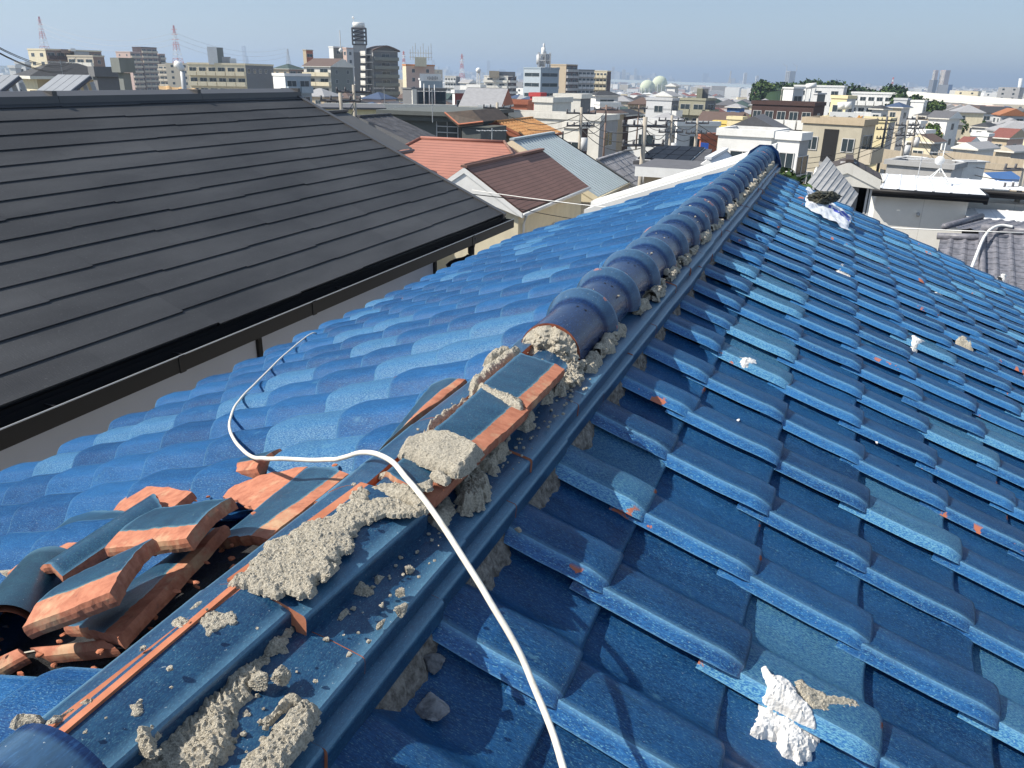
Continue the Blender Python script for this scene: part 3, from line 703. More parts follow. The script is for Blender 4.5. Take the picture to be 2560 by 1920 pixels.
# ------------------------------------------------------------------ plastic bag with a dark sack on it
def r7p(a,b,h): return rp(1920+.28933*a,240+.28933*b,h)
mt,n_,b_=newmat('clear_plastic'); b_.inputs['Base Color'].default_value=(.72,.75,.80,1); b_.inputs['Roughness'].default_value=.22; b_.inputs['Alpha'].default_value=.93; M['bag']=mt
bump(n_,b_,noise_(n_,coords(n_),30,4),.6,.01)
M['ink']=rough_mat('blue_print',(.04,.06,.40),(.10,.13,.55),30,0,rough=.4)
M['sack']=rough_mat('dark_sack',(.035,.035,.025),(.10,.10,.075),40,.8,.006,.5)
be=empty('plastic_bag',r7p(500,980,.06),'crumpled clear plastic bag with blue print lying high on the right slope','bag')
c=[r7p(350,790,.16),r7p(610,960,.10),r7p(720,1060,.09),r7p(700,1160,.05),r7p(430,1060,.05),r7p(320,960,.06)]
A0,B0,C0,D0=r7p(340,785,.15),r7p(722,1040,.09),r7p(705,1160,.055),r7p(325,960,.06)
mb=MB();P=[];nn=36
for i in range(nn):
    for j in range(nn):
        s_,t_=i/(nn-1),j/(nn-1); q=(A0*(1-s_)+B0*s_)*(1-t_)+(D0*(1-s_)+C0*s_)*t_
        q+=Vector((0,0,1))*(noise.noise(q*9)*.020+noise.noise(q*28)*.012+.02*math.sin(math.pi*t_)); q+=Vector((noise.noise(q*14+Vector((3,0,0)))*.02,noise.noise(q*12)*.02,0))*(1 if (i in(0,nn-1) or j in (0,nn-1)) else .4)
        P.append(q)
fs=[];ms=[]
for i in range(nn-1):
    for j in range(nn-1):
        s_,t_=i/nn,j/nn
        ink= .40<s_<.92 and ((.16<t_<.34) or (.46<t_<.60 and s_>.45)) and noise.noise(Vector((s_*16,t_*34,2)))>-.15
        fs.append((i*nn+j,i*nn+j+1,(i+1)*nn+j+1,(i+1)*nn+j)); ms.append(1 if ink else 0)
mb.add(P,fs,ms,True); mb.build('film',[M['bag'],M['ink']],be)
p=r7p(480,880,.15); mb=MB(); lump_mesh(mb,p,(.115,.06,.045),3.0,.28,4,1.4); o=mb.build('work_sack',M['sack'],None,'dark grimy tied sack resting on the plastic bag','sack',origin=p)
# ================================================================== THE TOWN
def gz(x,y):
    r=math.hypot(x,y)
    P=[(0,-7.2),(25,-7.8),(80,-10.5),(150,-13),(320,-17),(700,-25),(1700,-40),(40000,-42)]
    for (a,za),(b,zb) in zip(P,P[1:]):
        if r<=b: return za+(zb-za)*(r-a)/(b-a)
    return -42
def simple(name,c,r=.8,var=.06,sc=2.0,bs=0,spec=.3,wear=.0):
    c2=tuple(min(1,k*(1-var*2)) for k in c)
    m,n,b=newmat(name); v=coords(n); t=noise_(n,v,sc,5,.65)
    col=mix(n,ramp(n,t,[(.35,0.),(.7,1.)]),c,c2)
    if wear: # rain streaks running down
        t2=noise_(n,coords(n,(1.3,1.3,.12)),1.6,4,.7); col=mix(n,math_(n,'MULTIPLY',ramp(n,t2,[(.5,0.),(.75,1.)]),wear),col,tuple(k*.55 for k in c))
    n.links.new(col,b.inputs['Base Color']); b.inputs['Roughness'].default_value=r; b.inputs['Specular IOR Level'].default_value=spec
    if bs: bump(n,b,noise_(n,v,sc*6,4),bs,.02)
    return m
def lined(name,c,cl,period,axis='Z',width=.06,r=.8,var=.08):
    """cladding with joints every `period` metres"""
    m,n,b=newmat(name); g=N(n,'ShaderNodeNewGeometry'); sp=N(n,'ShaderNodeSeparateXYZ'); n.links.new(g.outputs['Position'],sp.inputs[0])
    src={'Z':sp.outputs[2],'X':sp.outputs[0],'Y':sp.outputs[1],'H':math_(n,'ADD',sp.outputs[0],sp.outputs[1])}[axis]
    fr=math_(n,'FRACT',math_(n,'DIVIDE',src,period)); ln=math_(n,'LESS_THAN',fr,width)
    t=noise_(n,coords(n),1.5,5,.65); col=mix(n,ramp(n,t,[(.35,0.),(.7,1.)]),c,tuple(k*(1-var) for k in c))
    n.links.new(mix(n,ln,col,cl),b.inputs['Base Color']); b.inputs['Roughness'].default_value=r; return m
T={}
for k,c in dict(white=(.80,.80,.78),offwhite=(.72,.70,.64),cream=(.74,.66,.48),beige=(.55,.49,.39),tan=(.50,.41,.29),pink=(.58,.43,.37),brown=(.27,.19,.155),dbrown=(.075,.045,.042),grey=(.38,.38,.38),lgrey=(.55,.56,.57),dgrey=(.17,.175,.185),bluegrey=(.32,.39,.45),ggrey=(.20,.215,.205),olive=(.33,.32,.24),yellow=(.80,.62,.20),lyellow=(.78,.68,.42),blue=(.07,.16,.36),red=(.55,.08,.08),rust=(.42,.15,.09),orange=(.55,.24,.10),concrete=(.40,.37,.32),black=(.02,.02,.022)).items():
    T[k]=simple('paint_'+k,c,wear=.35 if k in('offwhite','cream','beige','concrete','tan','grey') else .12)
for k,c in dict(rgrey=(.13,.13,.14),rdark=(.055,.057,.062),rbrown=(.13,.09,.075),rlight=(.33,.33,.34),rblue=(.06,.09,.16),rred=(.22,.085,.07),rorange=(.36,.15,.07),rgreen=(.055,.085,.08)).items():
    T[k]=simple('roofing_'+k[1:],c,.7,.1,3,.3)
mg,n,b=newmat('window_glass'); b.inputs['Base Color'].default_value=(.035,.05,.06,1); b.inputs['Roughness'].default_value=.12; T['glass']=mg
mg,n,b=newmat('tinted_glass'); b.inputs['Base Color'].default_value=(.010,.028,.045,1); b.inputs['Roughness'].default_value=.06; T['bglass']=mg
mg,n,b=newmat('solar_glass'); b.inputs['Base Color'].default_value=(.008,.009,.014,1); b.inputs['Roughness'].default_value=.5; b.inputs['Specular IOR Level'].default_value=.15; T['solar']=mg
T['metal']=simple('galvanised',(.45,.46,.47),.4,spec=.5); T['steel']=simple('dark_steel',(.10,.10,.11),.5); T['mred']=simple('pylon_red',(.55,.10,.07),.6)
T['frame']=simple('window_frame',(.55,.55,.55),.5); T['pole']=simple('pole_concrete',(.42,.38,.32),.85); T['wire']=simple('wire_black',(.03,.03,.03),.6); T['whitep']=simple('white_pipe',(.78,.78,.76),.45,spec=.5)
# ground
mb=MB(); P=[]; rr=[0,10,20,40,80,120,160,200,260,320,400,520,700,1000,1400,1700,2500,4000,8000,16000,30000]; na=72
for r in rr:
    for k in range(na):
        a=2*math.pi*k/na; P.append((r*math.cos(a),r*math.sin(a),gz(r,0)))
fs=[(i*na+k,i*na+(k+1)%na,(i+1)*na+(k+1)%na,(i+1)*na+k) for i in range(len(rr)-1) for k in range(na)]
mb.add(P,fs,0,True)
gm,n,b=newmat('town_ground'); t=N(n,'ShaderNodeTexVoronoi'); t.inputs['Scale'].default_value=.05; v=coords(n); n.links.new(v,t.inputs['Vector'])
t2=noise_(n,v,.02,5); c=mix(n,ramp(n,t.outputs['Color'],[(.2,0.),(.8,1.)]),(.09,.09,.09),(.26,.25,.23)); c=mix(n,ramp(n,t2,[(.5,0.),(.7,.6)]),c,(.08,.12,.05)); n.links.new(c,b.inputs['Base Color']); b.inputs['Roughness'].default_value=.95
mb.build('ground',gm,None,'the low ground the town stands on',kind='structure')
# window mesh cache
WM={}
def winmesh(w,h,kind='glass'):
    k=(round(w,2),round(h,2),kind)
    if k not in WM:
        mb=MB(); fr=.06; d=.05
        if kind=='plain': mb.box((0,-.02,0),(w,.04,h),mi=1)
        else:
            for c,dd in (((0,-d/2,h/2-fr/2),(w,d,fr)),((0,-d/2,-h/2+fr/2),(w,d,fr)),((-w/2+fr/2,-d/2,0),(fr,d,h-2*fr)),((w/2-fr/2,-d/2,0),(fr,d,h-2*fr)),((0,-d/2-.004,0),(fr*.8,d,h-2*fr))): mb.box(c,dd)
            mb.box((0,-.012,0),(w-2*fr,.02,h-2*fr),mi=1)
        me=bpy.data.meshes.new('window'); me.from_pydata(mb.v,[],mb.f)
        me.materials.append(T['frame']); me.materials.append(T['glass']); me.polygons.foreach_set('material_index',mb.m); me.update(); WM[k]=me
    return WM[k]
def put(me,name,root,p,rz):
    o=bpy.data.objects.new(name,me); C.collection.objects.link(o); o.parent=root; o.location=Vector(p)-Vector(root.location); o.rotation_euler=(0,0,rz); return o
def V3(p,z): return Vector((p[0],p[1],z))
def facade(root,O,U,width,ztop,fh,nf,style,mat=None,**k):
    """O 2-D left end of the face seen from outside, U unit vector to the right, outward normal = U rotated -90"""
    O=Vector(O);U=Vector(U);Nn=Vector((U.y,-U.x)); rz=math.atan2(U.y,U.x)
    if style=='blank' or width<1.5: return
    if style in('win','winw','few'):
        sp=k.get('sp',3.2 if style=='win' else 4.2); n=max(1,int(width/sp)); ww=k.get('ww',1.2 if style=='win' else 1.9); wh=k.get('wh',1.3)
        for f in range(nf):
            for j in range(n):
                if style=='few' and (f*7+j*3)%3: continue
                c=O+U*(width*(j+.5)/n)+Nn*.01; put(winmesh(ww,wh),'window',root,V3(c,ztop-fh*(f+.52)),rz)
    if style=='strip':
        for f in range(nf):
            seg=k.get('seg',2)
            for j in range(seg):
                wd=width/seg*.86; c=O+U*(width*(j+.5)/seg)+Nn*.01; put(winmesh(wd,fh*.38),'window',root,V3(c,ztop-fh*(f+.55)),rz)
    if style in('balc','balcd'):
        dep=1.1
        nb=k.get('nb',max(1,round(width/6)))
        for f in range(nf):
            zf=ztop-fh*(f+1)+.05
            for j in range(nb):
                wd=width/nb-.22; a=O+U*(width*(j+.5)/nb)
                mb=MB(); mb.world=False
                mb.box((0,-dep/2,0),(wd,dep,.14)); mb.box((0,-dep+.05,.62),(wd,.10,1.1)); mb.box((-wd/2+.05,-dep/2,.62),(.1,dep-.1,1.1)); mb.box((wd/2-.05,-dep/2,.62),(.1,dep-.1,1.1))
                key=('b',round(wd,2),mat.name)
                if key not in WM:
                    me=bpy.data.meshes.new('balcony'); me.from_pydata(mb.v,[],mb.f); me.materials.append(mat); me.update(); WM[key]=me
                put(WM[key],'balcony',root,V3(a,zf),rz)
                put(winmesh(min(wd*.8,3.4),1.9),'window',root,V3(a+Nn*.01,zf+1.3),rz)
def building(name,label,cat,xl,xc,xr,yt,D,rot,wall,wall2=None,fh=3.0,left=('win',{}),right=('win',{}),nf=None,roof=None,roofmat='rgrey',bmat=None,group=None,ztop=None,parapet=.5,top=None,hb=None):
    c=atd(xc,yt,D); C2=Vector((c.x,c.y)); Vw=C2.normalized(); L=Vector((-Vw.y,Vw.x)); a=R_(rot)
    A=L*math.cos(a)+Vw*math.sin(a); B=-L*math.sin(a)+Vw*math.cos(a)
    def ext(px,dr):
        r=ray(px,yt); r2=Vector((r.x,r.y)); den=dr.x*(-r2.y)+dr.y*r2.x
        if abs(den)<1e-6: return 8
        s_=(-C2.x*(-r2.y)-C2.y*r2.x)/den; return s_
    la=ext(xl,A) if xl is not None else 8
    lb=ext(xr,B) if xr is not None and abs(xr-xc)>1 else 9
    la=max(.3,min(abs(la),160)); lb=max(.3,min(abs(lb),160))
    zt=c.z; g=min(gz(c.x,c.y),zt-3)
    if hb: g=zt-hb
    ctr=C2+A*la/2+B*lb/2
    root=empty(name,(ctr.x,ctr.y,g),label,cat,group)
    P=[C2,C2+B*lb,C2+A*la+B*lb,C2+A*la]
    mats=[T[wall],T[wall2 or wall],T[roofmat]]  # right face takes wall2, often a darker tone that paints its shade
    mb=MB(); v=[V3(p,g-.5) for p in P]+[V3(p,zt) for p in P]
    mb.add(v,[(0,1,5,4)],1); mb.add(v,[(1,2,6,5),(2,3,7,6)],0); mb.add(v,[(3,0,4,7)],0); mb.add(v,[(4,5,6,7)],2)
    mb.build('wall',mats,root)
    rz=math.atan2((-A).y,(-A).x)
    if roof is None:
        mb=MB(); t=.22
        for (p,q) in ((0,1),(1,2),(2,3),(3,0)):
            d=(P[q]-P[p]); ln=d.length; m_=(P[p]+P[q])/2; mb.box((m_.x,m_.y,zt+parapet/2+.01),(ln+(t+.06 if p%2 else -t+.06-.1),t+.06,parapet),math.atan2(d.y,d.x))
        mb.build('parapet',T[wall],root)
    elif roof in('hip','gable','gableB'):
        o=.5; Q=[C2-A*o-B*o,C2+B*(lb+o)-A*o,C2+A*(la+o)+B*(lb+o),C2+A*(la+o)-B*o]; zt2=zt
        W_=la+2*o;L_=lb+2*o; sh=min(W_,L_)/2; rise=sh*.42
        if roof=='gable' or (roof=='hip' and W_>=L_): # ridge along A
            i_=sh if roof=='hip' else 0
            r1=C2+B*(lb/2)+A*(-o+i_); r2=C2+B*(lb/2)+A*(la+o-i_)
            vs=[V3(q,zt2) for q in Q]+[V3(r1,zt2+L_/2*.42),V3(r2,zt2+L_/2*.42)]; F=[(0,1,4),(1,2,5,4),(2,3,5),(3,0,4,5)]
        else:
            i_=sh if roof=='hip' else 0
            r1=C2+A*(la/2)+B*(-o+i_); r2=C2+A*(la/2)+B*(lb+o-i_)
            vs=[V3(q,zt2) for q in Q]+[V3(r1,zt2+W_/2*.42),V3(r2,zt2+W_/2*.42)]; F=[(3,0,4),(0,1,5,4),(1,2,5),(2,3,4,5)]
        mb=MB(); ms=[0]*4
        if roof!='hip':
            ms=[1,0,1,0]
        mb.add(vs,F,ms); mb.add([V3(q,zt2) for q in Q]+[V3(q,zt2-.18) for q in Q],[(0,1,5,4),(1,2,6,5),(2,3,7,6),(3,0,4,7),(7,6,5,4)],2)
        mb.build('roof',[T[roofmat],T[wall],T['offwhite']],root)
    n=nf or max(1,int((zt-g)/fh))
    facade(root,C2+A*la,-A,la,zt-.1,fh,n,left[0],T[bmat or wall],**left[1])
    facade(root,C2,B,lb,zt-.1,fh,n,right[0],T[bmat or wall2 or wall],**right[1])
    if top:
        for (fa,fb,wa,wb,h,mt,nm) in top:
            q=C2+A*la*fa+B*lb*fb; mb=MB(); mb.box((q.x,q.y,zt+h/2+.02),(wa,wb,h),rz); mb.build(nm,T[mt],root)
    return root,C2,A,B,la,lb,zt

def wallmat(root,mat,i=0):
    for c in root.children:
        if c.name.startswith('wall') and len(c.data.materials)>i: c.data.materials[i]=mat; return
# ------------------------------------------------------------------ roof sheets
def sheet(mb,r0,r1,e0,e1,style='slate',per=.28,crs=.22,mi=0,seed=0,h=.03):
    """r0,r1 ridge ends; e0,e1 eave ends under them"""
    r0,r1,e0,e1=[Vector(p) for p in (r0,r1,e0,e1)]
    Lu=((r1-r0).length+(e1-e0).length)/2; Lv=((e0-r0).length+(e1-r1).length)/2
    nrm=(r1-r0).cross(e0-r0).normalized()
    if nrm.z<0: nrm=-nrm
    P=[]
    if style=='slate': us=[0,1]
    elif style=='ribs':
        us=[];k=0
        while k*per<Lu:
            for o,_ in ((0,0),(per*.80,0),(per*.84,1),(per*.96,1)): us.append(min(1,(k*per+o)/Lu))
            k+=1
        us.append(1)
    else: n=max(2,int(Lu/per*9)); us=[i/n for i in range(n+1)]
    vs=[]
    nc=max(1,round(Lv/crs))
    if style=='ribs': vs=[(0,0),(1,0)]
    else:
        for c in range(nc): vs+= [(c/nc,0.0),((c+.97)/nc,1.0)]
        vs.append((1,1.0))
    for (v,hv) in vs:
        for i,u in enumerate(us):
            p=(r0*(1-u)+r1*u)*(1-v)+(e0*(1-u)+e1*u)*v
            if style=='slate': q=hv*h
            elif style=='ribs': q=h if (i%4 in(2,3)) else 0
            else:
                ph=(u*Lu/per)%1; q=hv*.018+ (.045*math.sin(math.pi*(ph-.55)/.45) if ph>.55 else -.006*math.sin(math.pi*ph/.55))
            P.append(p+nrm*q)
    mb.grid(P,len(vs),len(us),mi,False)
def gable_house(name,label,rn,rf,en,D,wall,roofm,style='slate',per=.28,crs=.24,barge='white',ground=None,cat='house',other=True,en2=None,both=True,over=.45,thick=.14,walls2=None,gutter=None,h=.02,ef=None,farlen=None):
    """ridge along +y. rn,rf picture points of the near and far ridge end, en near eave corner at range D"""
    e=atd(en[0],en[1],D); r=aty(rn[0],rn[1],e.y); rf_=atx(rf[0],rf[1],r.x); y0,y1=e.y,rf_.y
    if ef: y1=atx(ef[0],ef[1],e.x).y
    if farlen: y1=e.y; y0=y1-farlen
    if y1<y0+2: y1=y0+2
    e2x=2*r.x-e.x; zr,ze=r.z,e.z
    if en2: q=aty(en2[0],en2[1],e.y); e2x=q.x; 
    ze2=ze if not en2 else q.z
    g=ground if ground is not None else gz(r.x,y0)
    root=empty(name,(r.x,(y0+y1)/2,g),label,cat)
    mb=MB(); sg=1 if e.x>r.x else -1
    sheet(mb,(r.x,y0,zr),(r.x,y1,zr),(e.x,y0,ze),(e.x,y1,ze),style,per,crs,h=h)
    sheet(mb,(r.x,y0,zr),(r.x,y1,zr),(e2x,y0,ze2),(e2x,y1,ze2),style,per,crs,h=h)
    mb.box((r.x,(y0+y1)/2,zr+.03),(.22,y1-y0+.04,.08)); mb.build('roof',roofm,root)
    mb=MB()
    for yy in (y0-.01,y1-.03):
        for (ex,ez) in ((e.x,ze),(e2x,ze2)):
            mb.prism([(r.x,yy,zr-.005),(ex,yy,ez-.005),(ex,yy,ez-thick),(r.x,yy,zr-thick*1.15)],(0,.04,0))
    mb.prism([(r.x,y0+.03,zr-.03),(e.x,y0+.03,ze-.03),(e.x,y0+.03,ze-thick),(e2x,y0+.03,ze2-thick),(e2x,y0+.03,ze2-.03)],(0,.001,0))
    for (ex,ez) in ((e.x,ze),(e2x,ze2)): mb.box((ex,(y0+y1)/2,ez-.08),(.05,y1-y0,.13))
    mb.build('bargeboard',T[barge],root)
    mb=MB(); xa,xb=sorted((e.x-sg*over,e2x+sg*over)); 
    za,zb=(ze,ze2) if (e.x<e2x) else (ze2,ze)
    ya,yb=y0+over,y1-over
    mb.prism([(xa,ya,g-.5),(xb,ya,g-.5),(xb,ya,zb-.02),(r.x,ya,zr-.16),(xa,ya,za-.02)],(0,yb-ya,0)); mb.build('wall',T[wall],root)
    for (ex,ez) in ((e.x,ze),(e2x,ze2)): mb=MB(); mb.tube([(ex+(.05 if ex>r.x else -.05),y0,ez-.05),(ex+(.05 if ex>r.x else -.05),y1,ez-.05)],.05,8); mb.build('gutter',T[gutter or barge],root)
    return dict(root=root,r=r,e=e,y0=y0,y1=y1,e2x=e2x,ze=ze,zr=zr,g=g,wx=e.x-sg*over,ya=ya,yb=yb,sg=sg)
def win_y(hh,y,z,w,h_,side=1): # window on the +x (or -x) wall
    put(winmesh(w,h_),'window',hh['root'],(hh['wx']+hh['sg']*.01,y,z),math.pi/2*hh['sg'])
def win_x(hh,x,z,w,h_): put(winmesh(w,h_),'window',hh['root'],(x,hh['ya']-.01,z),0)
# ------------------------------------------------------------------ the dark slate house next door
X0=-3.70; E0=atx(1262,535,X0); YV=E0.y; RG=aty(728,230,YV); nb=empty('slate_roof_house',(-6.6,3,-7.2),'neighbouring house with the big charcoal slate roof, black gutter and pale siding','house')
th=math.atan2(RG.z-E0.z,E0.x-RG.x); sl=(RG-E0).length; nrm=Vector((math.sin(th),0,math.cos(th))); dn_=Vector((math.cos(th),0,-math.sin(th)))
m,n,b=newmat('charcoal_slate'); at=N(n,'ShaderNodeAttribute',attribute_name='tint'); sep=N(n,'ShaderNodeSeparateColor'); n.links.new(at.outputs['Color'],sep.inputs[0])
v=coords(n,(1.2,.35,1)); t=noise_(n,v,1.7,6,.6); t2=noise_(n,coords(n),90,4)
f=math_(n,'ADD',math_(n,'MULTIPLY',t,.8),math_(n,'MULTIPLY',sep.outputs[0],.10))
c=mix(n,ramp(n,f,[(.35,0.),(.85,1.)]),(.030,.031,.034),(.088,.090,.094)); c=mix(n,ramp(n,t2,[(.62,0.),(.72,.35)]),c,(.17,.17,.175)); n.links.new(c,b.inputs['Base Color'])
b.inputs['Roughness'].default_value=.62; b.inputs['Specular IOR Level'].default_value=.35; bump(n,b,noise_(n,coords(n,(8,60,8)),2.2,4),.5,.004); T['slate']=m
T['blackm']=simple('black_metal',(.012,.012,.014),.5,spec=.22); T['siding']=lined('pale_siding',(.40,.44,.54),(.28,.31,.38),.455,'Z',.02)
mb=MB(); rs=random.Random(2); nc=15
for c_ in range(nc):
    s0=sl*c_/nc; s1=sl*(c_+1)/nc; y=YV-.06; off=rs.uniform(.25,.9); first=True; 
    lvl=0
    while y>-5.2:
        wd=(off if first else .91); first=False; y2=y-wd; lvl=rs.choice((0,.007,-.007,.010,-.003))
        a=s0-.03; b2=s1+lvl; hh=.012; rn=rs.random()
        p=[RG+dn_*a, RG+dn_*b2]
        q=lambda s_,hz,yy: tuple(RG+dn_*s_+nrm*hz+Vector((0,yy-RG.y,0)))
        vs=[q(a,.001,y),q(a,.001,y2+.0006),q(b2,hh,y2+.0006),q(b2,hh,y),q(b2,hh-.013,y2+.0006),q(b2,hh-.013,y)]
        mb.add(vs,[(0,1,2,3),(3,2,4,5)],0,False,[(rn,0,0)]*6); y=y2
mb.build('slate_slope',T['slate'],nb,attr=True)
mb=MB(); q=lambda s_,hz,yy: tuple(RG+dn_*s_+nrm*hz+Vector((0,yy-RG.y,0)))
mb.add([q(0,-.006,YV-.06),q(0,-.006,-5.2),q(sl,-.006,-5.2),q(sl,-.006,YV-.06)],[(0,1,2,3)])
# back slope
bk=RG+Vector((-(E0.x-RG.x),0,-(RG.z-E0.z)))
mb.add([tuple(RG),(RG.x,-5.2,RG.z),(bk.x,-5.2,bk.z),tuple(bk)],[(0,3,2,1)]); mb.build('roof_board',T['blackm'],nb)
# ridge cap in two-metre lengths
yy=YV+.02; k=0
T['capm']=simple('brown_black_metal',(.075,.072,.072),.42,spec=.5)
while yy>-5:
    y2=yy-1.82; mb=MB(); a=RG
    mb.prism([(a.x-.15,0,a.z-.045),(a.x-.14,0,a.z+.005),(a.x-.02,0,a.z+.045),(a.x+.02,0,a.z+.045),(a.x+.14,0,a.z-.005+.01),(a.x+.15,0,a.z-.06)],(0,yy-y2-.004,0))
    mb.v=[(v[0],v[1]+y2,v[2]) for v in mb.v]; mb.box((a.x,yy-.03,a.z+.022),(.27,.05,.052)); mb.build('ridge_cap',T['capm'],nb); yy=y2
# verge trim, fascia
mb=MB(); mb.prism([q(-.02,.022,YV-.075),q(sl+.02,.022,YV-.075),q(sl+.02,-.12,YV-.075),q(-.02,-.12,YV-.075)],(0,.075,0)); mb.build('verge_trim',T['capm'],nb)
mb=MB(); mb.box((E0.x-.03,YV/2-2.6,E0.z-.085),(.03,YV+5.2,.13)); mb.box((E0.x-.16,YV/2-2.6,E0.z-.17),(.26,YV+5.1,.02)); mb.build('fascia',T['blackm'],nb)
# gutter: half-round channel in lengths with joints and brackets
mb=MB(); yl=YV+5.22; ym=(YV+.02-5.2)/2
mb.box((E0.x+.010,ym,E0.z-.10),(.004,yl,.12)); mb.box((E0.x+.062,ym,E0.z-.158),(.10,yl,.004)); mb.box((E0.x+.114,ym,E0.z-.108),(.004,yl,.104))
mb.tube([(E0.x+.116,-5.2,E0.z-.054),(E0.x+.116,YV+.02,E0.z-.054)],.0045,6,1); mb.box((E0.x+.062,YV+.02,E0.z-.11),(.108,.004,.10))  # pale tube along the lip paints the gutter's highlight line
for yv in [YV-.1-.91*k for k in range(15)]:
    mb.box((E0.x+.062,yv,E0.z-.062),(.104,.014,.005))
for yv in (YV-1.2,YV-4.2,YV-5.6,YV-7.4): mb.box((E0.x+.118,yv,E0.z-.108),(.006,.05,.112))
mb.build('gutter',[T['blackm'],T['metal']],nb)
# downpipe
wx=E0.x-.30; yp=YV-1.15
mb=MB(); mb.tube([(E0.x+.065,yp,E0.z-.09),(E0.x+.065,yp,E0.z-.20)],[.062,.040],10); mb.tube(smooth([Vector(p) for p in ((E0.x+.065,yp,E0.z-.18),(E0.x+.065,yp,E0.z-.33),(wx+.09,yp-.06,E0.z-.40),(wx+.08,yp-.06,E0.z-.6),(wx+.08,yp-.06,-7.2))],2),.038,10)
mb.build('downpipe',T['blackm'],nb)
mb=MB(); mb.prism([(wx,YV-1.35,-7.4),(wx,YV-1.35,E0.z-.165),(bk.x+.3,YV-1.35,E0.z-.165),(bk.x+.3,YV-1.35,-7.4)],(0,-(YV+3.2),0)); mb.prism([(wx-.01,YV-1.36,E0.z-.165),(RG.x,YV-1.36,RG.z-.1),(bk.x+.31,YV-1.36,E0.z-.165)],(0,-.2,0)); mb.build('wall',T['siding'],nb)
mb=MB(); 
for yv in (YV-1.36,YV-4.4,.0): mb.box((wx+.012,yv,-4.5),(.03,.045,5.7))
mb.build('siding_joint',T['black'],nb)
# ------------------------------------------------------------------ near houses beyond
def slatemat(nm,c1,c2):
    return rough_mat(nm,c1,c2,3.0,.3,.004,.7,sc=(1,1,1))
RM=dict(terracotta=lined('terracotta_slates',(.36,.15,.11),(.13,.05,.04),.085,'Z',.14,.7,.15),brown=lined('brown_slates',(.215,.115,.09),(.07,.035,.028),.085,'Z',.14,.7,.2),
 bg=simple('blue_grey_metal',(.36,.42,.45),.55,spec=.4),dg=simple('dark_grey_metal',(.10,.10,.10),.6),dk=slatemat('dark_tiles',(.05,.05,.055),(.10,.10,.11)),kw=slatemat('silver_tiles',(.17,.17,.18),(.30,.30,.32)),bs=slatemat('grey_shingles',(.27,.275,.28),(.36,.36,.36)),och=slatemat('ochre_tiles',(.42,.26,.12),(.58,.42,.24)),
 wm=simple('white_metal_roof',(.74,.75,.77),.5,spec=.4),mans=slatemat('brown_old_slates',(.045,.036,.03),(.085,.062,.048)),org=slatemat('orange_tiles',(.45,.21,.08),(.56,.30,.12)))
h=gable_house('metal_roof_house','house with a plain dark grey metal roof just beyond the charcoal slate roof',(864,279),(864,279),(1031,372),30,'white',RM['dg'],'slate',crs=9,barge='dgrey',farlen=12,thick=.06)
h=gable_house('ribbed_roof_house','house with a dark ribbed roof between the plain metal roof and the orange one',(895,292),(973,286),(1112,394),38,'white',RM['dk'],'ribs',per=.6,barge='dgrey',thick=.3)
h=gable_house('cream_house','cream house with a white-edged gable, a terracotta wing and a brown slate roof',(1160,418),(1282,385),(1306,533),25,'cream',RM['brown'],'slate',crs=9,barge='white',en2=(1112,452),thick=.16,gutter='white',h=.004,ef=(1472,464),over=.22)
y0,y1=h['y0'],h['y1']
mb=MB(); yR=y0+5.5; a=aty(1052,342,yR); b_=aty(1256,356,yR); zz=(a.z+b_.z)/2; e0=aty(985,398,y0+.6); ez=aty(1116,445,y0+.6).z
hx=h['r'].x; sl3=(h['zr']-h['ze'])/(h['e'].x-hx)
d_=ray(1260,357); t_=(h['zr']+sl3*hx)/(d_.z+sl3*d_.x); Mp=d_*t_; yJ=Mp.y-(Mp.z-h['zr'])/sl3; zv=h['ze']; yV_=Mp.y-(Mp.z-zv)/sl3
a=aty(1052,342,Mp.y); ax_=a.x; nE=(Mp.z-zv)/sl3
mb.add([(ax_,Mp.y,Mp.z),(Mp.x,Mp.y,Mp.z),(hx,yJ,h['zr']),(h['e2x'],yV_,zv),(ax_-nE,yV_,zv)],[(0,1,2,3,4)])
mb.add([(ax_,Mp.y,Mp.z),(Mp.x,Mp.y,Mp.z),(Mp.x,Mp.y+nE,zv),(ax_-nE,Mp.y+nE,zv)],[(0,1,2,3)]); mb.add([(ax_,Mp.y,Mp.z),(ax_-nE,yV_,zv),(ax_-nE,Mp.y+nE,zv)],[(0,1,2)])
mb.tube([(ax_,Mp.y,Mp.z+.03),(Mp.x,Mp.y,Mp.z+.03)],.06,8); mb.tube([(ax_,Mp.y,Mp.z+.02),(ax_-nE,yV_,zv+.02)],.06,8)
mb.build('roof_wing',RM['terracotta'],h['root'])
mb=MB(); mb.add([(hx,y0+.02,h['zr']+.045),(h['e'].x,y0+.02,h['ze']+.045),(h['e'].x,Mp.y,h['ze']+.045),(Mp.x,Mp.y,Mp.z+.045),(hx,yJ,h['zr']+.045)],[(0,1,2,3,4)])
mb.tube([(Mp.x,Mp.y,Mp.z+.06),(hx,yJ,h['zr']+.06),(hx,y0,h['zr']+.06)],.05,8); mb.build('roof_slope',RM['brown'],h['root'])
mb=MB(); mb.prism([(ax_-nE+.5,yV_+.5,h['g']),(h['wx']-.03,yV_+.5,h['g']),(h['wx']-.03,yV_+.5,zv-.12),(ax_-nE+.5,yV_+.5,zv-.12)],(0,Mp.y+nE-yV_-1,0)); mb.build('wall',T['cream'],h['root'])
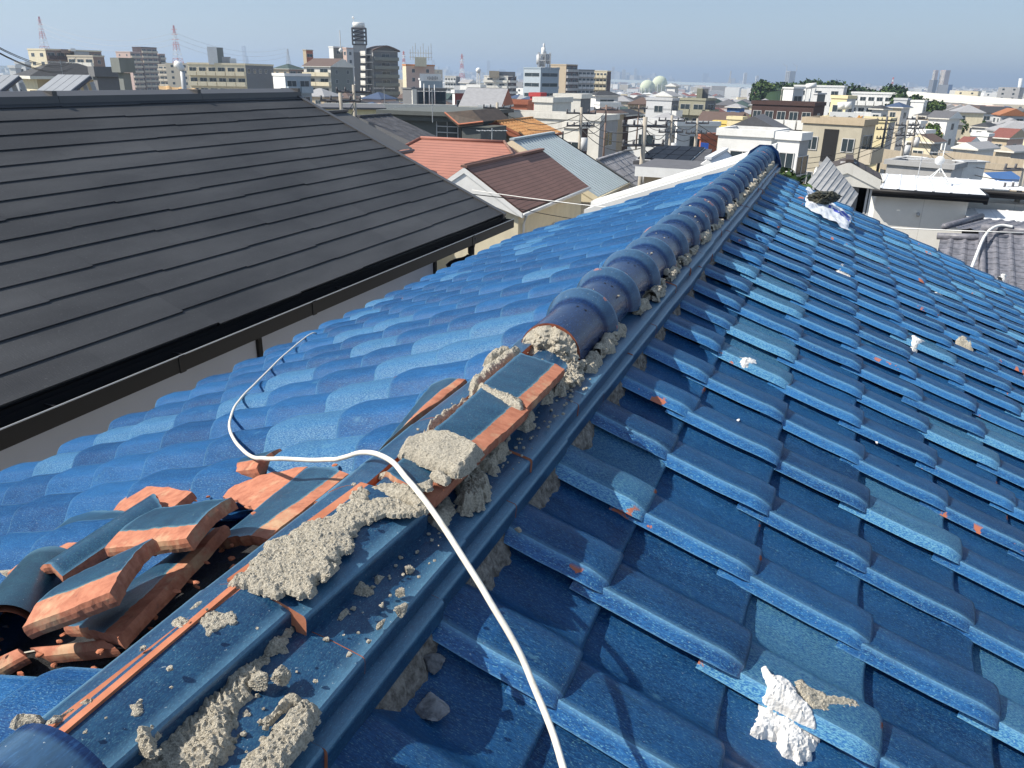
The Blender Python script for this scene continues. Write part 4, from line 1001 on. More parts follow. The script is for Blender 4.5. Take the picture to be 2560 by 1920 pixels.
# iron ornament on the gable
mb=MB(); gx=(h['r'].x); zc=h['zr']-1.25; yy=h['ya']-.05
mb.bar((gx,yy,zc-.45),(gx,yy,zc+.38),.035); mb.bar((gx-.26,yy,zc-.06),(gx+.26,yy,zc-.06),.03)
for s_ in (-1,1):
    mb.tube([(gx+s_*(.10+.13*math.sin(t)),yy,zc-.02+.16*(1-math.cos(t))) for t in [k*.35 for k in range(9)]],.016,6); mb.tube([(gx+s_*(.08+.10*math.sin(t)),yy,zc-.10-.11*(1-math.cos(t))) for t in [k*.35 for k in range(8)]],.016,6)
mb.tube([(gx,yy,zc+.36),(gx,yy,zc+.46),(gx,yy,zc+.52)],[.02,.05,.005],8); mb.build('iron_ornament',T['steel'],h['root'])
P0=aty(1355,560,0.01) if False else None
for px_,w_ in ((1352,1.5),(1384,.35)):
    p=atx(px_,555,h['wx']); win_y(h,p.y,h['ze']-1.75,w_,1.7)
p=atx(1316,600,h['wx']+.06); mb=MB(); mb.tube([(h['wx']+.30,y0+.15,h['ze']-.1),(h['wx']+.08,y0+.5,h['ze']-.45),(h['wx']+.08,y0+.5,h['g'])],.045,8); mb.build('downpipe',T['whitep'],h['root'])
h=gable_house('blue_grey_roof_house','white house with a pale blue-grey ribbed metal roof behind the brown slate one',(1280,350),(1382,328),(1495,492),33,'white',RM['bg'],'ribs',per=.36,barge='cream',thick=.25,h=.04)
mb=MB(); mb.tube([(h['wx']+.15,h['y0']+.6,h['ze']-.2),(h['wx']+.15,h['y0']+.6,h['g'])],.06,8); mb.build('downpipe',T['brown'],h['root'])
# white house right behind the far verge: a broad sloping parapet
Yp=10.6; a=aty(1480,524,Yp); b_=aty(1880,396,Yp); wp=empty('white_parapet_house',(a.x,Yp+2,-7.5),'white house whose long sloping parapet shows just beyond the blue roof','house')
sl2=(b_.z-a.z)/(b_.x-a.x); mb=MB(); c2=b_+Vector((.25,0,.25*sl2))
mb.prism([(a.x,Yp,-7.6),(c2.x,Yp,-7.6),(c2.x,Yp,c2.z-.16),(a.x,Yp,a.z-.16)],(0,.5,0)); mb.build('wall',T['white'],wp)
mb=MB(); mb.prism([(a.x-.1,Yp-.05,a.z-.10),(c2.x,Yp-.05,c2.z-.10),(c2.x,Yp-.05,c2.z-.0),(a.x-.1,Yp-.05,a.z)],(0,.30,0)); mb.prism([(a.x-.1,Yp+.27,a.z-.02),(c2.x,Yp+.27,c2.z-.02),(c2.x,Yp+.27,c2.z+.07),(a.x-.1,Yp+.27,a.z+.07)],(0,.30,0)); mb.build('parapet',T['whitep'],wp)
# tan house with a flat white fascia
def box_house(name,label,xl,xr,yt,D,wall,depth=7,fascia='white',fh=.45,over=.35,roofm='rgrey',rot=0,fw=0,cat='house'):
    a=atd(xl,yt,D); b_=aty(xr,yt,a.y) if rot==0 else None
    g=gz(a.x,a.y); x0,x1=a.x,b_.x; z=a.z
    root=empty(name,((x0+x1)/2,a.y+depth/2,g),label,cat)
    mb=MB(); mb.box(((x0+x1)/2,a.y+depth/2,(g+z-fh)/2-.2),(x1-x0,depth,z-fh-g+.4)); mb.build('wall',T[wall],root)
    mb=MB(); mb.box(((x0+x1)/2,a.y+depth/2,z-fh/2),(x1-x0+2*over,depth+2*over,fh),top=1); mb.build('roof',[T[fascia],T[roofm]],root)
    return root,x0,x1,a.y,z,g
rt,x0,x1,yq,z,g=box_house('tan_house','tan house with a thick white flat roof edge and a slot window',1612,1800,415,26,'tan',2.4,'white',.30,.25,'rgrey')
put(winmesh(2.2,.32,'plain'),'window',rt,(x0+3.1,yq-.01,z-.95),0)
# solar roof house behind it
a=atd(1640,402,36); sp=empty('solar_roof_house',(a.x+3,a.y+4,gz(a.x,a.y)),'house with black solar panels on a low dark roof','house')
r0=atd(1642,366,41);r0.z+=0; e0=atd(1583,402,36); e1=aty(1722,415,e0.y); r1=aty(1765,372,r0.y); e1.z=e0.z; r1.z=r0.z
mb=MB(); mb.slab([e0,e1+Vector((.6,0,0)),r1+Vector((.3,0,0)),r0],.15); mb.build('roof',RM['dk'],sp)
mb=MB(); cx,cy=(e0.x+r1.x)/2,(e0.y+r0.y)/2+.5; mb.box((cx,cy+1,(e0.z-.2+sp.location.z)/2),(r1.x-e0.x-1,r0.y-e0.y+1,e0.z-.2-sp.location.z)); mb.build('wall',T['dgrey'],sp)
for i in range(4):
    for j in range(3):
        if j==0 and i==0: pass
        u0,u1=.05+i*.235,.05+i*.235+.22; v0,v1=.06+j*.31,.06+j*.31+.29
        f=lambda u,v:(e0*(1-u)+e1*u)*(1-v)+(r0*(1-u)+r1*u)*v+Vector((0,0,.10))
        mb=MB(); mb.slab([f(u0,v0),f(u1,v0),f(u1,v1),f(u0,v1)],.05); mb.build('solar_panel',T['solar'],sp)
f0=lambda u,v:(e0*(1-u)+e1*u)*(1-v)+(r0*(1-u)+r1*u)*v+Vector((0,0,.045))
mb=MB(); mb.slab([f0(.03,.04),f0(.99,.04),f0(.99,.98),f0(.03,.98)],.03); mb.build('panel_rail',T['lgrey'],sp)
h=gable_house('white_ribbed_roof_house','small white house with a whitish ribbed roof left of the ridge end',(1770,398),(1813,375),(1803,429),27,'white',RM['wm'],'ribs',per=.33,barge='white')
h=gable_house('old_tile_house','old house with a worn silver-grey tile roof beside the concrete utility pole',(1495,400),(1568,384),(1600,472),42,'brown',RM['kw'],'wave',per=.42,crs=.5,barge='dgrey')
# right side near houses
h=gable_house('grey_gable_house','greige house with white-edged double gable and dark brown roof beyond the ridge end',(2124,405),(2150,386),(2204,450),26,'tan',simple('dark_brown_roof',(.075,.062,.058),.7),'slate',crs=.3,barge='offwhite',thick=.28,en2=(2042,432))
T['greige']=simple('greige',(.36,.33,.29)); wallmat(h['root'],T['greige'],0)
p=aty(2108,455,h['ya']); win_x(h,p.x,p.z-.5,1.7,.9)
p=aty(2142,468,h['ya']); win_x(h,p.x,p.z-.5,.7,1.2)
p=aty(2117,430,h['ya']); mb=MB(); mb.box((p.x,h['ya']-.04,p.z),(.45,.06,.6)); mb.build('vent_cover',T['whitep'],h['root'])
mb=MB(); mb.box((h['r'].x+.15,h['ya']-.04,h['zr']-2.6),(.5,.08,4.2)); mb.build('dark_panel',T['dgrey'],h['root'])
# grey shingle lean-to roof
sh=empty('shingle_roof_house',(atd(2060,490,15).x,15,-7.4),'low house with a light grey shingle roof just past the blue verge','house')
a=atd(2018,457,16.5); b_=atd(2060,436,18.5); c2=atd(2146,486,17.3); d=atd(2125,500,14.8)
mb=MB(); b_.z=a.z+.35; zc=c2.z; d.z=zc; sheet(mb,a,b_,d,c2,'slate',crs=.2,h=.012); mb.build('roof',RM['bs'],sh)
mb=MB(); mb.slab([a+Vector((.3,.2,-.15)),d+Vector((-.3,.3,-.15)),c2+Vector((-.2,-.2,-.15)),b_+Vector((.2,-.3,-.3))],5.5); mb.build('wall',T['brown'],sh)
# big white house with a black-edged flat roof
D=36.0; wa=atd(2190,500,D); wh=empty('white_house',(wa.x+8,wa.y+3,-8.6),'big white panelled house with a black-edged white metal roof on the right','house')
zt=atd(2188,482,D).z; yw=wa.y
T['panel']=lined('white_panel_wall',(.80,.79,.75),(.60,.59,.56),1.82,'X',.012)
wr=aty(2424,500,yw); mb=MB(); mb.box(((wa.x+wr.x)/2,yw+2.4,(zt-8.8)/2),(wr.x-wa.x,4.6,zt+8.7)); mb.build('wall',T['panel'],wh)
x2=wr.x; mb=MB(); mb.box((x2+6.6,yw+3.7,(zt-9.4)/2),(13,2.4,zt+8.6)); mb.build('wall',T['panel'],wh)
L0=aty(2164,468,yw-.3); x1_=aty(2462,500,yw-.3).x; zt2=L0.z
mb=MB(); top=[(L0.x,yw-.3,zt2),(x1_,yw-.3,zt2-.03),(x1_,yw+4.9,zt2+.06),(L0.x+.5,yw+4.9,zt2+.08)]
sheet(mb,top[3],top[2],top[0],top[1],'ribs',per=.6,h=.02)
t2=[(x1_+.02,yw+1.9,zt2+.0),(x1_+13,yw+1.9,zt2-.02),(x1_+13,yw+4.9,zt2+.02),(x1_+.02,yw+4.9,zt2+.04)]
sheet(mb,t2[3],t2[2],t2[0],t2[1],'ribs',per=.6,h=.02)
t3=[(x1_-.5,yw-.6,zt2-.9),(x1_+2.5,yw-.6,zt2-.9),(x1_+2.5,yw+1.9,zt2-.82),(x1_-.5,yw+1.9,zt2-.82)]
sheet(mb,t3[3],t3[2],t3[0],t3[1],'ribs',per=.6,h=.02); mb.build('roof',RM['wm'],wh)
mb=MB()
mb.box(((L0.x+x1_)/2,yw-.34,zt2-.17),(x1_-L0.x+.1,.10,.30)); mb.tube([(L0.x-.1,yw-.44,zt2-.10),(x1_+.1,yw-.44,zt2-.13)],.10,8)
mb.box((L0.x-.02,yw+2.3,zt2-.12),(.12,5.2,.30)); mb.box((x1_+.06,yw+.75,zt2-.20),(.12,2.2,.36))
mb.box((x1_+6.5,yw+1.84,zt2-.2),(13,.12,.30)); mb.tube([(x1_+.2,yw+1.74,zt2-.13),(x1_+13,yw+1.74,zt2-.16)],.10,8)
mb.box((x1_+1.0,yw-.66,zt2-1.1),(3.1,.12,.32)); mb.box((x1_+2.56,yw+.6,zt2-1.05),(.12,2.6,.36)); mb.build('black_fascia',T['blackm'],wh)
mb=MB(); mb.box((wr.x+1.2,yw+1.2,zt-4.4),(2.3,2.2,6.4)); mb.build('bay',T['blackm'],wh)
put(winmesh(1.7,2.4),'window',wh,(wr.x+1.1,yw+.09,zt-2.9),0)
mb=MB(); mb.prism([(wr.x+2.3,yw+.2,zt-1.5),(wr.x+2.6,yw+.2,zt-1.5),(wr.x+4.6,yw+.2,zt-2.6),(wr.x+4.3,yw+.2,zt-2.8)],(0,1.2,0)); mb.build('canopy',T['blackm'],wh)
mb=MB(); p=aty(2295,535,yw+.08); mb.tube([p,p+Vector((0,-.14,-.04))],.07,10); mb.build('wall_vent',T['metal'],wh)
# TV aerial on it
def aerial(px,py,D,hgt,label,n=8):
    p=atd(px,py,D); mb=MB(); mb.bar(p,p+Vector((0,0,-hgt)),.03); d=Vector((.8,.6,0)).normalized(); s_=Vector((-.6,.8,0))
    for k in range(n):
        c=p+d*(-.7+1.4*k/(n-1))+Vector((0,0,-.12)); l=.38-.02*k; mb.bar(c-s_*l,c+s_*l,.014)
    mb.bar(p+d*-.75+Vector((0,0,-.12)),p+d*.75+Vector((0,0,-.12)),.02); mb.build('tv_aerial',T['metal'],None,label,'aerial',origin=p)
mb=MB(); a=atd(2341,470,38.5); a.z=zt2+.08
for s_ in ((-.45,-.45),(.45,-.45),(.45,.45),(-.45,.45)): mb.bar(a+Vector((s_[0],s_[1],0)),a+Vector((0,0,.60)),.035)
mb.bar(a+Vector((0,0,.4)),a+Vector((0,0,1.6)),.03); P=[]
for i in range(6):
    for j in range(13): r_=.19*i/5; P.append(a+Vector((-.1+r_*math.cos(j*math.pi/6),-.15+.3*r_*r_/.19,.9+r_*math.sin(j*math.pi/6))))
mb.grid(P,6,13); mb.build('satellite_dish',T['whitep'],None,'white satellite dish on a tripod on the white flat roof','satellite dish',origin=a)
# tiled house at the lower right
T['kwg']=rough_mat('silver_glazed_tiles',(.10,.105,.125),(.20,.20,.23),6,.2,.004,.42)
kh=empty('grey_tiled_house',(15,31,-8.2),'traditional house with grey wavy tile roofs at the right edge','house')
Yk=29.0; a=aty(2459,577,Yk); zr=a.z; R=lambda x,y,z:Vector((x,y,z)); mb=MB()
sheet(mb,R(a.x,Yk,zr),R(a.x+8,Yk,zr),R(a.x-.1,Yk-3.0,zr-1.35),R(a.x+8,Yk-3.0,zr-1.35),'wave',per=.42,crs=.30)
b_=aty(2361,570,Yk+2.2); b2=aty(2452,547,Yk+6); sheet(mb,R(b2.x,Yk+6,b2.z),R(b2.x+9,Yk+6,b2.z),R(b_.x,Yk+2.2,b_.z),R(b_.x+10,Yk+2.2,b_.z),'wave',per=.42,crs=.30)
c_=aty(2343,606,Yk-1.6); c2=aty(2352,598,Yk-.4); sheet(mb,R(c2.x,Yk-.2,c2.z),R(c2.x+1.9,Yk-.2,c2.z+.1),R(c_.x,Yk-2.4,c2.z-.95),R(c_.x+2.1,Yk-2.4,c2.z-.95),'wave',per=.42,crs=.30)
mb.build('roof',T['kwg'],kh)
mb=MB(); mb.tube([R(a.x-.1,Yk,zr+.08),R(a.x+8,Yk,zr+.08)],.14,8); mb.tube([R(a.x-.05,Yk,zr+.03),R(a.x-.15,Yk-3.0,zr-1.30)],.10,8)
mb.tube([R(b_.x,Yk+2.2,b_.z+.05),R(b2.x,Yk+6,b2.z+.1)],.12,8); mb.tube([R(c2.x-.1,Yk-.2,c2.z+.06),R(c2.x+1.9,Yk-.2,c2.z+.16)],.11,8); mb.build('ridge_tile',T['kwg'],kh)
mb=MB(); mb.box((a.x+4.2,Yk+.5,(zr-1.4-8.6)/2),(7.4,6,8.6+zr-1.4)); mb.build('wall',T['greige'],kh)
mb=MB(); mb.box((a.x+4,Yk-3.05,zr-1.42),(8,.08,.12)); mb.build('gutter',T['rust'],kh)
mb=MB(); kc=[R(a.x-.55,Yk-2.6,zr-1.0),R(a.x-.35,Yk-1.8,zr-.62),R(a.x-.05,Yk-.6,zr+.02),R(a.x+.35,Yk-.1,zr+.25),R(a.x+.75,Yk-.1,zr+.2)]
mb.tube(smooth(kc,2),.045,8); mb.build('roof_hose',T['whitep'],None,'pale hose curling over the ridge of the grey tiled roof','hose')
# things on the roof edge at the far left: steel racks with solar panels
def rack(xl,xr,yt,yb,D,label):
    a=atd(xl,yt,D); b_=atd(xr,yt,D); root=empty('solar_rack',((a.x+b_.x)/2,(a.y+b_.y)/2,a.z-3),label,'solar rack','solar racks on the flat roof beyond the slate ridge')
    U=(b_-a); U.z=0; Lr=U.length; U.normalize(); Vv=Vector((U.y,-U.x,0))
    n=4
    for k in range(n):
        p=a+U*(Lr*(k+.04)/n); p2=a+U*(Lr*(k+.96)/n); q1=p-U*1.4+Vector((0,0,-1.0))+Vv*1.6; q2=p2-U*1.4+Vector((0,0,-1.0))+Vv*1.6
        mb=MB(); mb.slab([p,p2,q2,q1],.04,0); mb.build('solar_panel',[T['metal']],root)
    mb=MB()
    for k in range(n+1):
        p=a+U*(Lr*k/n)+Vector((0,0,-.07)); q1=p-U*1.4+Vector((0,0,-1.0))+Vv*1.6
        mb.bar(p,q1,.06)
        mb.bar(p+Vector((0,0,-.1)),p+U*.5+Vector((0,0,-2.6)),.10,1); mb.bar(q1,q1+Vector((0,0,-1.6)),.08,1)
        if k<n: mb.bar(p+Vector((0,0,-.3)),a+U*(Lr*(k+1)/n)+Vector((0,0,-1.8)),.04)
    mb.build('frame',[T['steel'],T['metal']],root)
rack(144,226,186,223,24,'slanted solar rack on galvanised legs, the nearer one right of the other')
rack(-40,49,186,223,24,'slanted solar rack cut off by the left edge of the photo')
# ------------------------------------------------------------------ buildings one can tell apart
B_=building
W3=('win',{});BL=('blank',{});BC=('balc',{})
def rooftop(root_t,name,px0,px1,yt,yb,mat,label=None,D=None,dep=None):
    """box on a roof given by its picture extent at range D"""
    root=root_t[0]; a=atd(px0,yt,D); b_=atd(px1,yt,D); c=(a+b_)/2; w_=(b_-a).length; h_=(a.z-atd(px0,yb,D).z)
    mb=MB(); mb.box((c.x,c.y,a.z-h_/2),(w_,dep or w_,h_),math.atan2((b_-a).y,(b_-a).x)); return mb.build(name,T[mat],root)
# far left cluster
t=B_('apartment_building','cream and dark brown apartment block at the far left, below the first pylon','building',69,113,252,125,360,58,'cream','brown',left=('win',{'sp':4,'ww':2}),right=('balc',{'nb':6}),nf=6,bmat='dbrown')
for a in ((152,170,123,133,'brown'),(185,222,129,142,'grey'),(176,188,121,128,'white')): rooftop(t,'roof_house',a[0],a[1],a[2],a[3],a[4],D=364,dep=6)
B_('apartment_building','grey brown block with a lattice screen left of the brown stepped apartments','building',168,232,260,142,330,50,'beige','brown',left=('balc',{'nb':3}),nf=4,bmat='offwhite')
t=B_('apartment_building','brown stepped apartment tower with rows of pale balconies at the left','building',289,325,350,131,600,50,'pink','brown',left=('win',{'sp':5}),right=('balc',{'nb':2}),nf=9,bmat='beige')
B_('apartment_building','tallest middle section of the brown stepped apartments','building',330,352,391,119,610,55,'dbrown','brown',left=BL,right=('balc',{'nb':3}),nf=10,bmat='beige')
B_('apartment_building','lower right wing of the brown stepped apartments beside the second pylon','building',391,398,412,136,620,55,'pink','brown',left=BL,right=('balc',{'nb':1}),nf=9,bmat='beige')
B_('apartment_building','low brown wing at the foot of the stepped apartments','building',395,420,452,163,560,45,'beige','brown',left=('balc',{'nb':2}),right=('balc',{'nb':2}),nf=4,bmat='beige')
t=B_('apartment_building','long beige four storey apartment block with balconies, right of the second pylon','building',469,613,683,163,270,24,'cream','dgrey',left=('balc',{'nb':6}),right=('few',{}),nf=5,bmat='cream')
for a in ((517,541,117,161,'white'),(541,557,119,161,'ggrey'),(552,576,142,162,'grey'),(570,590,146,163,'white')): rooftop(t,'roof_house',a[0],a[1],a[2],a[3],a[4],D=276,dep=4)
B_('house','white box house left of the cream apartments at the far left','house',38,62,77,160,220,40,'white','lgrey',nf=3)
B_('house','white two storey block at the left edge under the distant hillside','house',22,38,52,170,200,40,'white','lgrey',nf=2)
# dark hip roof just beyond the slate ridge
t=B_('hip_roof_house','low house with a wide dark hipped roof and pale blue eaves behind the solar racks','house',55,90,276,190,62,74,'cream','tan',roof='hip',roofmat='rdark',nf=1,left=('win',{'sp':3}),right=('winw',{}))
B_('house','house with a dark lattice balcony right of the dark hipped roof','house',232,242,303,192,50,70,'dgrey','dgrey',nf=1,left=BL,right=('balc',{'nb':1}),bmat='offwhite')
t=B_('shed','grey green box on the roof right of the dark hipped house','shed',299,306,320,182,34,60,'ggrey','ggrey',nf=1,left=BL,right=BL)
# ochre tile ridge
a=atd(396,214,38); b_=atd(617,225,38); oc=empty('ochre_roof_house',((a.x+b_.x)/2,(a.y+b_.y)/2,-8.5),'house with a yellow ochre tiled roof peeking over the charcoal ridge','house')
mb=MB(); dv=Vector((a.x,a.y,0)).normalized()*3; zc=Vector((0,0,-1.2)); b2=Vector((b_.x,b_.y,a.z-.3)); sheet(mb,a,b2,a-dv+zc,b2-dv+zc,'wave',per=.5,crs=.4); sheet(mb,a,b2,a+dv+zc,b2+dv+zc,'wave',per=.5,crs=.4); mb.build('roof',RM['och'],oc)
mb=MB(); mb.slab([a-dv*.8+zc,b2-dv*.8+zc,b2+dv*.8+zc,a+dv*.8+zc],7,0); mb.build('wall',T['tan'],oc)
# vent pipe with a cowl
p0=atd(462,232,21); mb=MB(); p1=atd(456,178,21); mb.tube([p0+Vector((0,0,-2)),p0,p1],.055,10); mb.tube([p1,p1+Vector((-.02,0,.06)),p1+Vector((-.06,-.02,.13)),p1+Vector((-.14,-.04,.16))],[.055,.075,.08,.075],10,1); mb.build('vent_pipe',[T['metal'],T['whitep']],None,'white vent pipe with a bent cowl standing just beyond the slate ridge','vent pipe',origin=p0)
# centre left
t=B_('apartment_building','brown block with a green roof and a square chimney-like tower','building',683,722,759,172,330,40,'tan','brown',left=('win',{}),right=('balc',{'nb':2}),nf=5,bmat='tan',roof='hip',roofmat='rgreen')
B_('stair_tower','square brown tower with a dark window beside the green roofed block','tower',757,765,782,126,335,50,'tan','rust',left=BL,right=('strip',{'seg':1}),nf=1,parapet=.3)
B_('office_building','small white and bluish office with balconies below the brown tower','building',682,712,776,190,170,66,'white','bluegrey',left=BL,right=('balc',{'nb':2}),nf=4,bmat='bluegrey')
t=B_('apartment_building','white balconied apartment block with a pinkish gable roof and a grey green side','building',759,826,882,166,285,42,'offwhite','ggrey',left=('balc',{'nb':2}),right=('win',{'sp':4}),nf=6,bmat='cream',roof='gable',roofmat='rbrown')
B_('office_building','narrow white and grey green tower block behind the pinkish roof','building',822,833,857,119,350,52,'white','ggrey',left=BL,right=('few',{'sp':5}),nf=5)
p=atd(852,126,330); mb=MB(); lump_mesh(mb,p,(.75,.75,.75),1,0,3); mb.bar(p,p+Vector((0,0,7)),.3); mb.build('radome',T['white'],None,'white ball aerial beside the grey green tower block','aerial',origin=p)
B_('apartment_building','pink grey apartment block left of the lattice water tower','building',857,866,884,122,345,50,'pink','lgrey',left=('win',{}),right=('win',{}),nf=8)
# lattice tower with water tank
D=322; a=atd(880,111,D); b_=atd(918,111,D); c=(a+b_)/2; wd=(b_-a).length; rz=math.atan2((b_-a).y,(b_-a).x)
wt=empty('water_tower',(c.x,c.y,gz(c.x,c.y)),'tall grey stair shaft carrying a lattice frame and a white water tank','tower')
mb=MB(); mb.box((c.x,c.y,(a.z+wt.location.z)/2),(wd*.86,wd*.8,a.z-wt.location.z),rz); mb.build('shaft',T['grey'],wt)
zt=atd(899,71,D).z; mb=MB(); U=Vector((math.cos(rz),math.sin(rz),0)); Vv=Vector((-U.y,U.x,0))
for s_,t_ in ((-1,-1),(1,-1),(1,1),(-1,1)):
    q=c+U*s_*wd*.45+Vv*t_*wd*.42; mb.bar(Vector((q.x,q.y,a.z)),Vector((q.x,q.y,zt)),.5)
nz=4
for k in range(nz+1):
    z=a.z+(zt-a.z)*k/nz
    for (s0,t0,s1,t1) in ((-1,-1,1,-1),(1,-1,1,1),(1,1,-1,1),(-1,1,-1,-1)):
        q0=c+U*s0*wd*.45+Vv*t0*wd*.42; q1=c+U*s1*wd*.45+Vv*t1*wd*.42; mb.bar(Vector((q0.x,q0.y,z)),Vector((q1.x,q1.y,z)),.35)
        if k<nz and k>0: z2=a.z+(zt-a.z)*(k+1)/nz; mb.bar(Vector((q0.x,q0.y,z)),Vector((q1.x,q1.y,z2)),.25)
mb.build('lattice_frame',T['steel'],wt)
mb=MB(); mb.box((c.x,c.y,(a.z+zt)/2),(wd*.62,wd*.6,(zt-a.z)),rz); mb.build('inner_panel',T['lgrey'],wt)
z2=atd(899,56,D).z; mb=MB(); mb.tube([(c.x,c.y,zt),(c.x,c.y,zt+(z2-zt)*.9),(c.x,c.y,z2)],[wd*.40,wd*.40,wd*.34],20); mb.build('water_tank',T['whitep'],wt)
mb=MB(); mb.bar((c.x-2.2,c.y,z2),(c.x-2.2,c.y,z2+1.6),.15); lump_mesh(mb,Vector((c.x-2.2,c.y,z2+1.6)),(.45,.45,.45),1,0,2); mb.build('beacon',T['white'],wt)
# zigzag stair
D=316; st=empty('fire_stair',(atd(902,200,D).x,atd(902,200,D).y,-17),'cream zigzag outdoor stair stack on the side of the ten storey block','stair')
for k in range(8):
    y0_=127+18.2*k
    a=atd(886,y0_+10,D+7);b_=atd(913,y0_+10,D);U=(b_-a);U.z=0;wl=U.length;U.normalize();Vv=Vector((U.y,-U.x,0)); zb=a.z
    mb=MB(); 
    mb.prism([a+U*0+Vector((0,0,-1.6)),a+U*0,a+U*wl*.30,a+U*wl*.48+Vector((0,0,1.3)),a+U*wl+Vector((0,0,1.3)),a+U*wl+Vector((0,0,-.3)),a+U*wl*.52+Vector((0,0,-.3)),a+U*wl*.32+Vector((0,0,-1.6))],Vv*-.25)
    mb.prism([a+U*wl*.3+Vector((0,0,.1)),a+U*wl+Vector((0,0,.1)),a+U*wl+Vector((0,0,-.1)),a+U*wl*.3+Vector((0,0,-.1))],Vv*-3); mb.build('stair_flight',T['offwhite'],st)
mb=MB(); a=atd(884,130,D);b_=atd(914,130,D); Vv=Vector(((a+b_)/2).normalized()); q=(a+b_)/2+Vv*3.6; mb.box((q.x,q.y,(a.z-17)/2),((b_-a).length,1.0,a.z+17),math.atan2((b_-a).y,(b_-a).x)); mb.build('stair_wall',T['dgrey'],st)
# ten storey block
D=318; T['tile10']=lined('grey_brown_wall',(.27,.25,.235),(.2,.19,.18),3,'Z',.02)
t=B_('apartment_building','ten storey dark grey apartment block with a low brown arched roof','building',913,932,994,128,D,62,'grey','dgrey',left=('few',{'sp':3}),right=('balc',{'nb':1}),nf=7,bmat='ggrey',roof=None,parapet=.3)
root,C2,A_,Bd,la,lb,zt=t; apex=atd(957,109,D).z
mb=MB(); n_=8
for (s0,s1) in ((-.04,1.04),):
    P=[]
    for off in (-1.2,la+1):
        for k in range(n_+1):
            u=k/n_; h_=(1-abs(2*u-1)**1.4)*(apex-zt-1.0); q=C2+Bd*lb*(s0+(s1-s0)*u)+A_*off; P.append(V3(q,zt+.5+h_))
    mb.grid(P,2,n_+1,0,False); P2=[Vector(p)+Vector((0,0,-.5)) for p in P]; mb.grid(P2,2,n_+1,0,False)
    mb.add(P[:n_+1]+P2[:n_+1],[(k,k+1,n_+2+k,n_+1+k) for k in range(n_)],0)
mb.build('roof',T['rbrown'],root)
mb=MB(); P=[]; 
vs=[]
for k in range(n_+1):
    u=k/n_; h_=(1-abs(2*u-1)**1.4)*(apex-zt-1.0); q=C2+Bd*lb*u+A_*.3; vs.append(V3(q,zt+.1+h_)); 
vs+=[V3(C2+Bd*lb*(k/n_)+A_*.3,zt) for k in range(n_,-1,-1)]; mb.add(vs,[tuple(range(len(vs)))]); mb.build('gable_wall',T['dgrey'],root)
# right of it
t=B_('apartment_building','pinkish beige block carrying an aerial frame, right of the ten storey block','building',1006,1015,1086,164,305,58,'orange','pink',left=BL,right=('win',{'sp':5}),nf=6); wallmat(t[0],T['cream'],0)
rooftop(t,'roof_house',1037,1066,143,166,'cream',D=308,dep=6)
p=atd(1052,143,308); mb=MB()
for k in range(9): 
    a=-4+k*1.0; mb.bar(p+Vector((a*.9,a*.3,-1)),p+Vector((a*.9,a*.3,2.6+(k%3)*1.0)),.16)
for z in (0,1.4): mb.bar(p+Vector((-4,-1.3,z)),p+Vector((4,1.3,z)),.14)
mb.build('aerial_frame',T['metal'],t[0])
t=B_('shop_building','low pale building with a long white sign box bearing a grey strip of lettering','building',1048,1052,1106,200,235,60,'white','bluegrey',left=BL,right=BL,nf=2); rooftop(t,'sign_board',1049,1103,184,202,'white',D=232,dep=.6)
mb=MB(); a=atd(1070,196,231); 
for k in range(7):
    q=atd(1069+k*4,195,231); mb.box((q.x,q.y,q.z),(.34,.05,.9 if k%2 else .7),.35)
mb.build('sign_lettering',T['grey'],t[0])
t=B_('glass_building','low dark glass fronted building with a white pilaster, below the ten storey block','building',1006,1029,1115,223,140,60,'dgrey','dgrey',left=BL,right=BL,nf=2,parapet=.2)
root,C2,A_,Bd,la,lb,zt=t; U=Bd;rz=math.atan2(U.y,U.x); Nn=Vector((U.y,-U.x))
mb=MB(); q=C2+Nn*.1+U*.4; mb.box((q.x,q.y,zt-3),(.8,.3,6),rz); mb.build('pilaster',T['offwhite'],root)
for i in range(6):
    for j in range(3):
        q=C2+U*(1.2+(lb-1.4)*(i+.5)/6)+Nn*.06; mb=MB(); mb.box((q.x,q.y,zt-1.3-2*j),((lb-1.4)/6-.08,.1,1.9),rz); mb.build('glass_pane',T['bglass'],root)
for k,x in enumerate((1061,1074,1087)):
    p=atd(x,268,118); mb=MB(); mb.tube([p,p+Vector((0,0,(268-218-k*3%4)/1956*122))],[.10,.05],8); mb.build('flagpole',T['whitep'],None,['left of three bare white flagpoles before the glass building','middle one of three bare white flagpoles before the glass building','right of three bare white flagpoles before the glass building'][k],'flagpole','flagpoles in front of the glass building',origin=p)
B_('apartment_building','small white gridded apartment block right of the sign box','building',1112,1140,1150,192,500,22,'offwhite','dgrey',left=('balc',{'nb':4}),right=BL,nf=5,bmat='white')
t=B_('apartment_building','pale layered apartment block with dark right end, left of the blue grey office','building',1210,1270,1291,192,480,24,'offwhite','dbrown',left=('balc',{'nb':2}),right=('balc',{'nb':1}),nf=7,bmat='offwhite'); rooftop(t,'roof_house',1223,1248,177,193,'tan',D=484,dep=8); rooftop(t,'roof_house',1248,1288,179,193,'dgrey',D=490,dep=8)
B_('house','red brown windowed box house beside the white open balcony building','house',1131,1137,1171,233,132,60,'white','red',left=BL,right=('few',{}),nf=2); 
T['redbrown']=simple('red_brown',(.26,.075,.065)); C.collection.objects[-1]
for o in list(C.collection.objects):
    if o.get('label','').startswith('red brown windowed'): wallmat(o,T['redbrown'],1)
t=B_('house','white building with deep open balconies right of the red brown box','house',1168,1200,1213,219,152,28,'white','lgrey',left=('balc',{'nb':1}),right=BL,nf=3,bmat='white')
